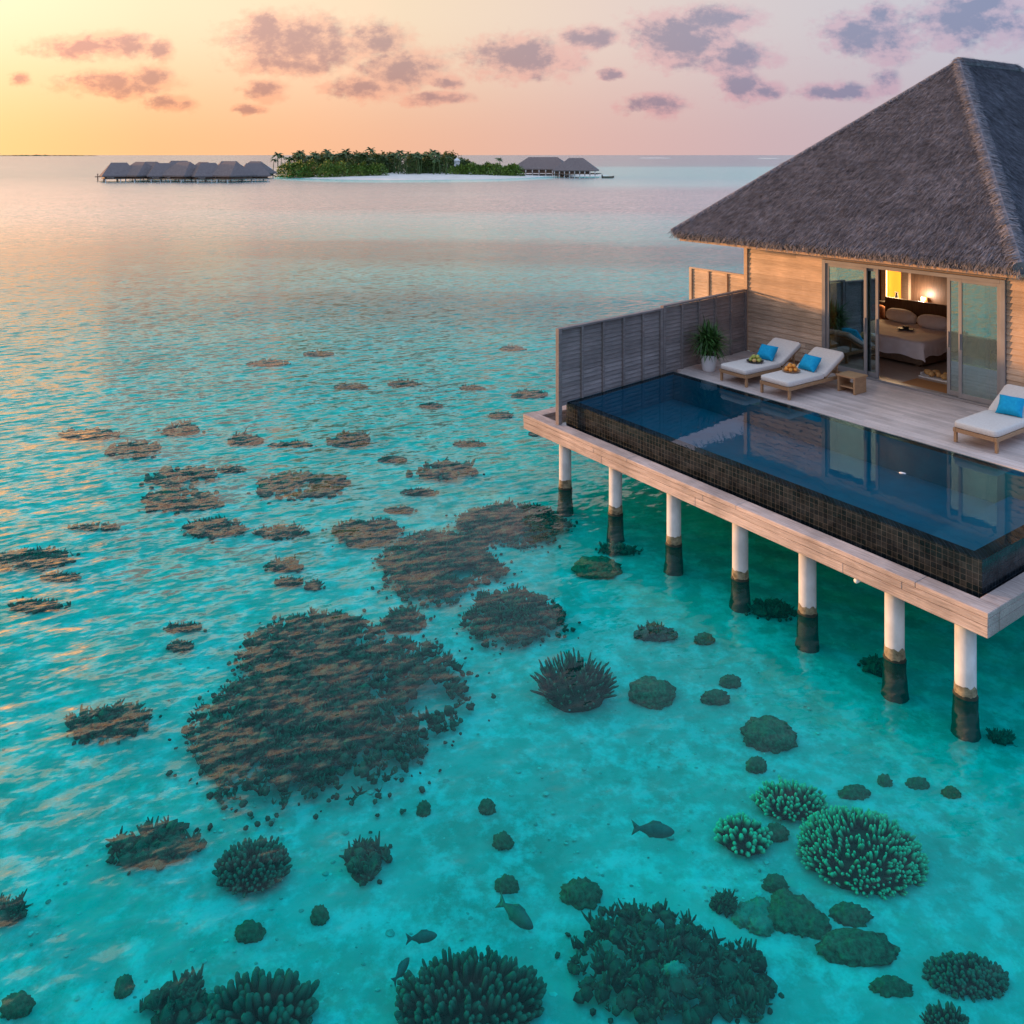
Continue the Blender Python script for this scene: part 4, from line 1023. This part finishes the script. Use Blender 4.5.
coral('B', 487, 798, 16, 12, 'tiny boulder alone on the pale sand in the middle')
# -- by the posts
coral('R', 770, 604, 44, 26, 'dark lump of reef beside the fourth deck post')
coral('R', 878, 660, 30, 24, 'dark lump of reef beside the sixth deck post')
coral('R', 620, 545, 46, 16, 'dark lump of reef beside the second deck post')
coral('R', 1000, 730, 22, 18, 'dark lump of reef right of the last deck post')
coral('B', 704, 632, 20, 10, 'little boulder in the shade of the deck')
# -- left and far
FAR = [(181,474,70,26,'upper half of the pink double reef on the left'),(178,497,88,28,'lower half of the pink double reef on the left'),(215,525,62,24,'oval pink reef below the double reef'),
 (135,447,60,20,'pink reef at the upper left of the reef field'),(300,483,94,34,'long ragged reef left of the round dark reef'),(282,528,52,18,'faint reef under the long ragged one'),
 (286,560,36,16,'small reef above the very large reef'),(290,576,26,12,'very small reef just under the small one'),(315,580,18,8,'speck of reef right of the two small ones'),
 (444,468,68,20,'oval reef far out, left of the fence end'),(350,437,46,15,'compact reef far out in the middle'),(392,455,26,9,'small reef right of the compact far one'),
 (181,427,42,12,'thin pink reef far out on the left'),(246,437,34,12,'short reef far out, right of the thin pink one'),(88,431,58,12,'long faint reef far out near the left edge'),
 (292,441,44,9,'faint strip of reef left of the compact far one'),(420,487,36,9,'faint strip of reef below the oval far one'),(473,385,22,7,'tiny far reef beyond the oval one'),
 (531,392,36,9,'far reef close to the fence end'),(432,402,22,7,'tiny far reef left of centre'),(500,412,24,8,'tiny far reef left of the fence'),(405,381,32,8,'far reef strip beyond the compact one'),
 (352,383,30,7,'far reef strip on the left of the middle'),(270,361,42,8,'far reef at the upper left'),(318,351,30,6,'farthest reef strip in the middle'),(512,346,22,6,'farthest reef on the right, near the fence'),
 (30,556,88,26,'pink reef near the left edge'),(36,600,60,16,'faint reef below the left edge reef'),(62,571,38,10,'thin reef between the two left edge reefs'),(185,622,36,12,'little reef left of the very large reef'),
 (180,640,24,10,'speck of reef under the little left reef'),(95,523,60,12,'faint strip of reef left of the oval pink reef'),(400,505,28,9,'small strip of reef above the round dark reef'),
 (470,440,30,8,'small far reef above the oval far one'),(232,465,26,9,'small pink reef right of the double reef'),(545,430,34,9,'far reef beside the beam end')]
for cx, cy, w, h, lab in FAR: coral('R', cx, cy, w, h, lab, hz=.2)

def rubble():
    rng = random.Random(9); mb = MB()
    for i in range(1500):
        if i < 600: p = px(rng.gauss(770, 45), rng.gauss(975, 40), SB)
        else: p = px(rng.uniform(-40, 1060), rng.uniform(640, 1080), SB)
        s = rng.uniform(.006, .026)
        if rng.random() < .08: s *= 1.7
        mb.ico((p.x, p.y, SB+.005), (s, s*rng.uniform(.5, 1), s*.35), 1, .25, rng)
    tag(mb.build('coral_rubble', M['rubble']), 'pale broken coral strewn over the sandy lagoon bed', 'rubble', kind='stuff')
rubble()
def fish(cx, cy, Lpx, ang, pitch, label):
    p = px(cx, cy, -.30); L = Lpx*p.y/FPX
    mb = MB(); n = 12; vs = []
    prof = [(-.50, .012, .10), (-.46, .012, .075), (-.40, .016, .045), (-.33, .035, .07), (-.2, .06, .12), (0, .085, .165), (.18, .085, .16), (.32, .068, .125), (.43, .042, .08), (.5, .012, .025)]
    for x, w, h in prof:
        for k in range(n):
            a = 2*math.pi*k/n; vs.append((x*L, w*L*math.cos(a), h*L*math.sin(a)))
    fs = [(i*n+k, i*n+(k+1) % n, (i+1)*n+(k+1) % n, (i+1)*n+k) for i in range(len(prof)-1) for k in range(n)]+[tuple(range(n))[::-1], tuple((len(prof)-1)*n+k for k in range(n))]
    mb.add(vs, fs)
    t = .006*L
    for tri in (((-.47,.08),(-.62,.17),(-.55,.0),(-.47,-.02)), ((-.47,-.08),(-.62,-.17),(-.55,.0),(-.47,.02)), ((-.2,.115),(-.05,.20),(.15,.19),(.22,.13)), ((-.25,-.09),(-.15,-.17),(0,-.15),(.02,-.14))):
        q = [(x*L, s*t, z*L) for s in (-1, 1) for x, z in tri]; mb.add(q, [(0,1,2,3),(7,6,5,4),(0,4,5,1),(1,5,6,2),(2,6,7,3),(3,7,4,0)])
    o = mb.build('fish', M['fish'], None, True, 0, p); o.rotation_euler = (R(pitch), 0, R(ang)); tag(o, label, 'fish', 'fish swimming over the reef')
fish(517, 915, 42, -42, -40, 'large grey fish swimming left of the pale green boulder coral')
fish(655, 830, 38, -8, -40, 'slim grey fish swimming alone over pale sand, above the bottom reef')
fish(423, 937, 28, 8, -40, 'pale oval fish above the thick-fingered coral')
fish(402, 969, 26, 64, -40, 'small dark fish at the left side of the thick-fingered coral')
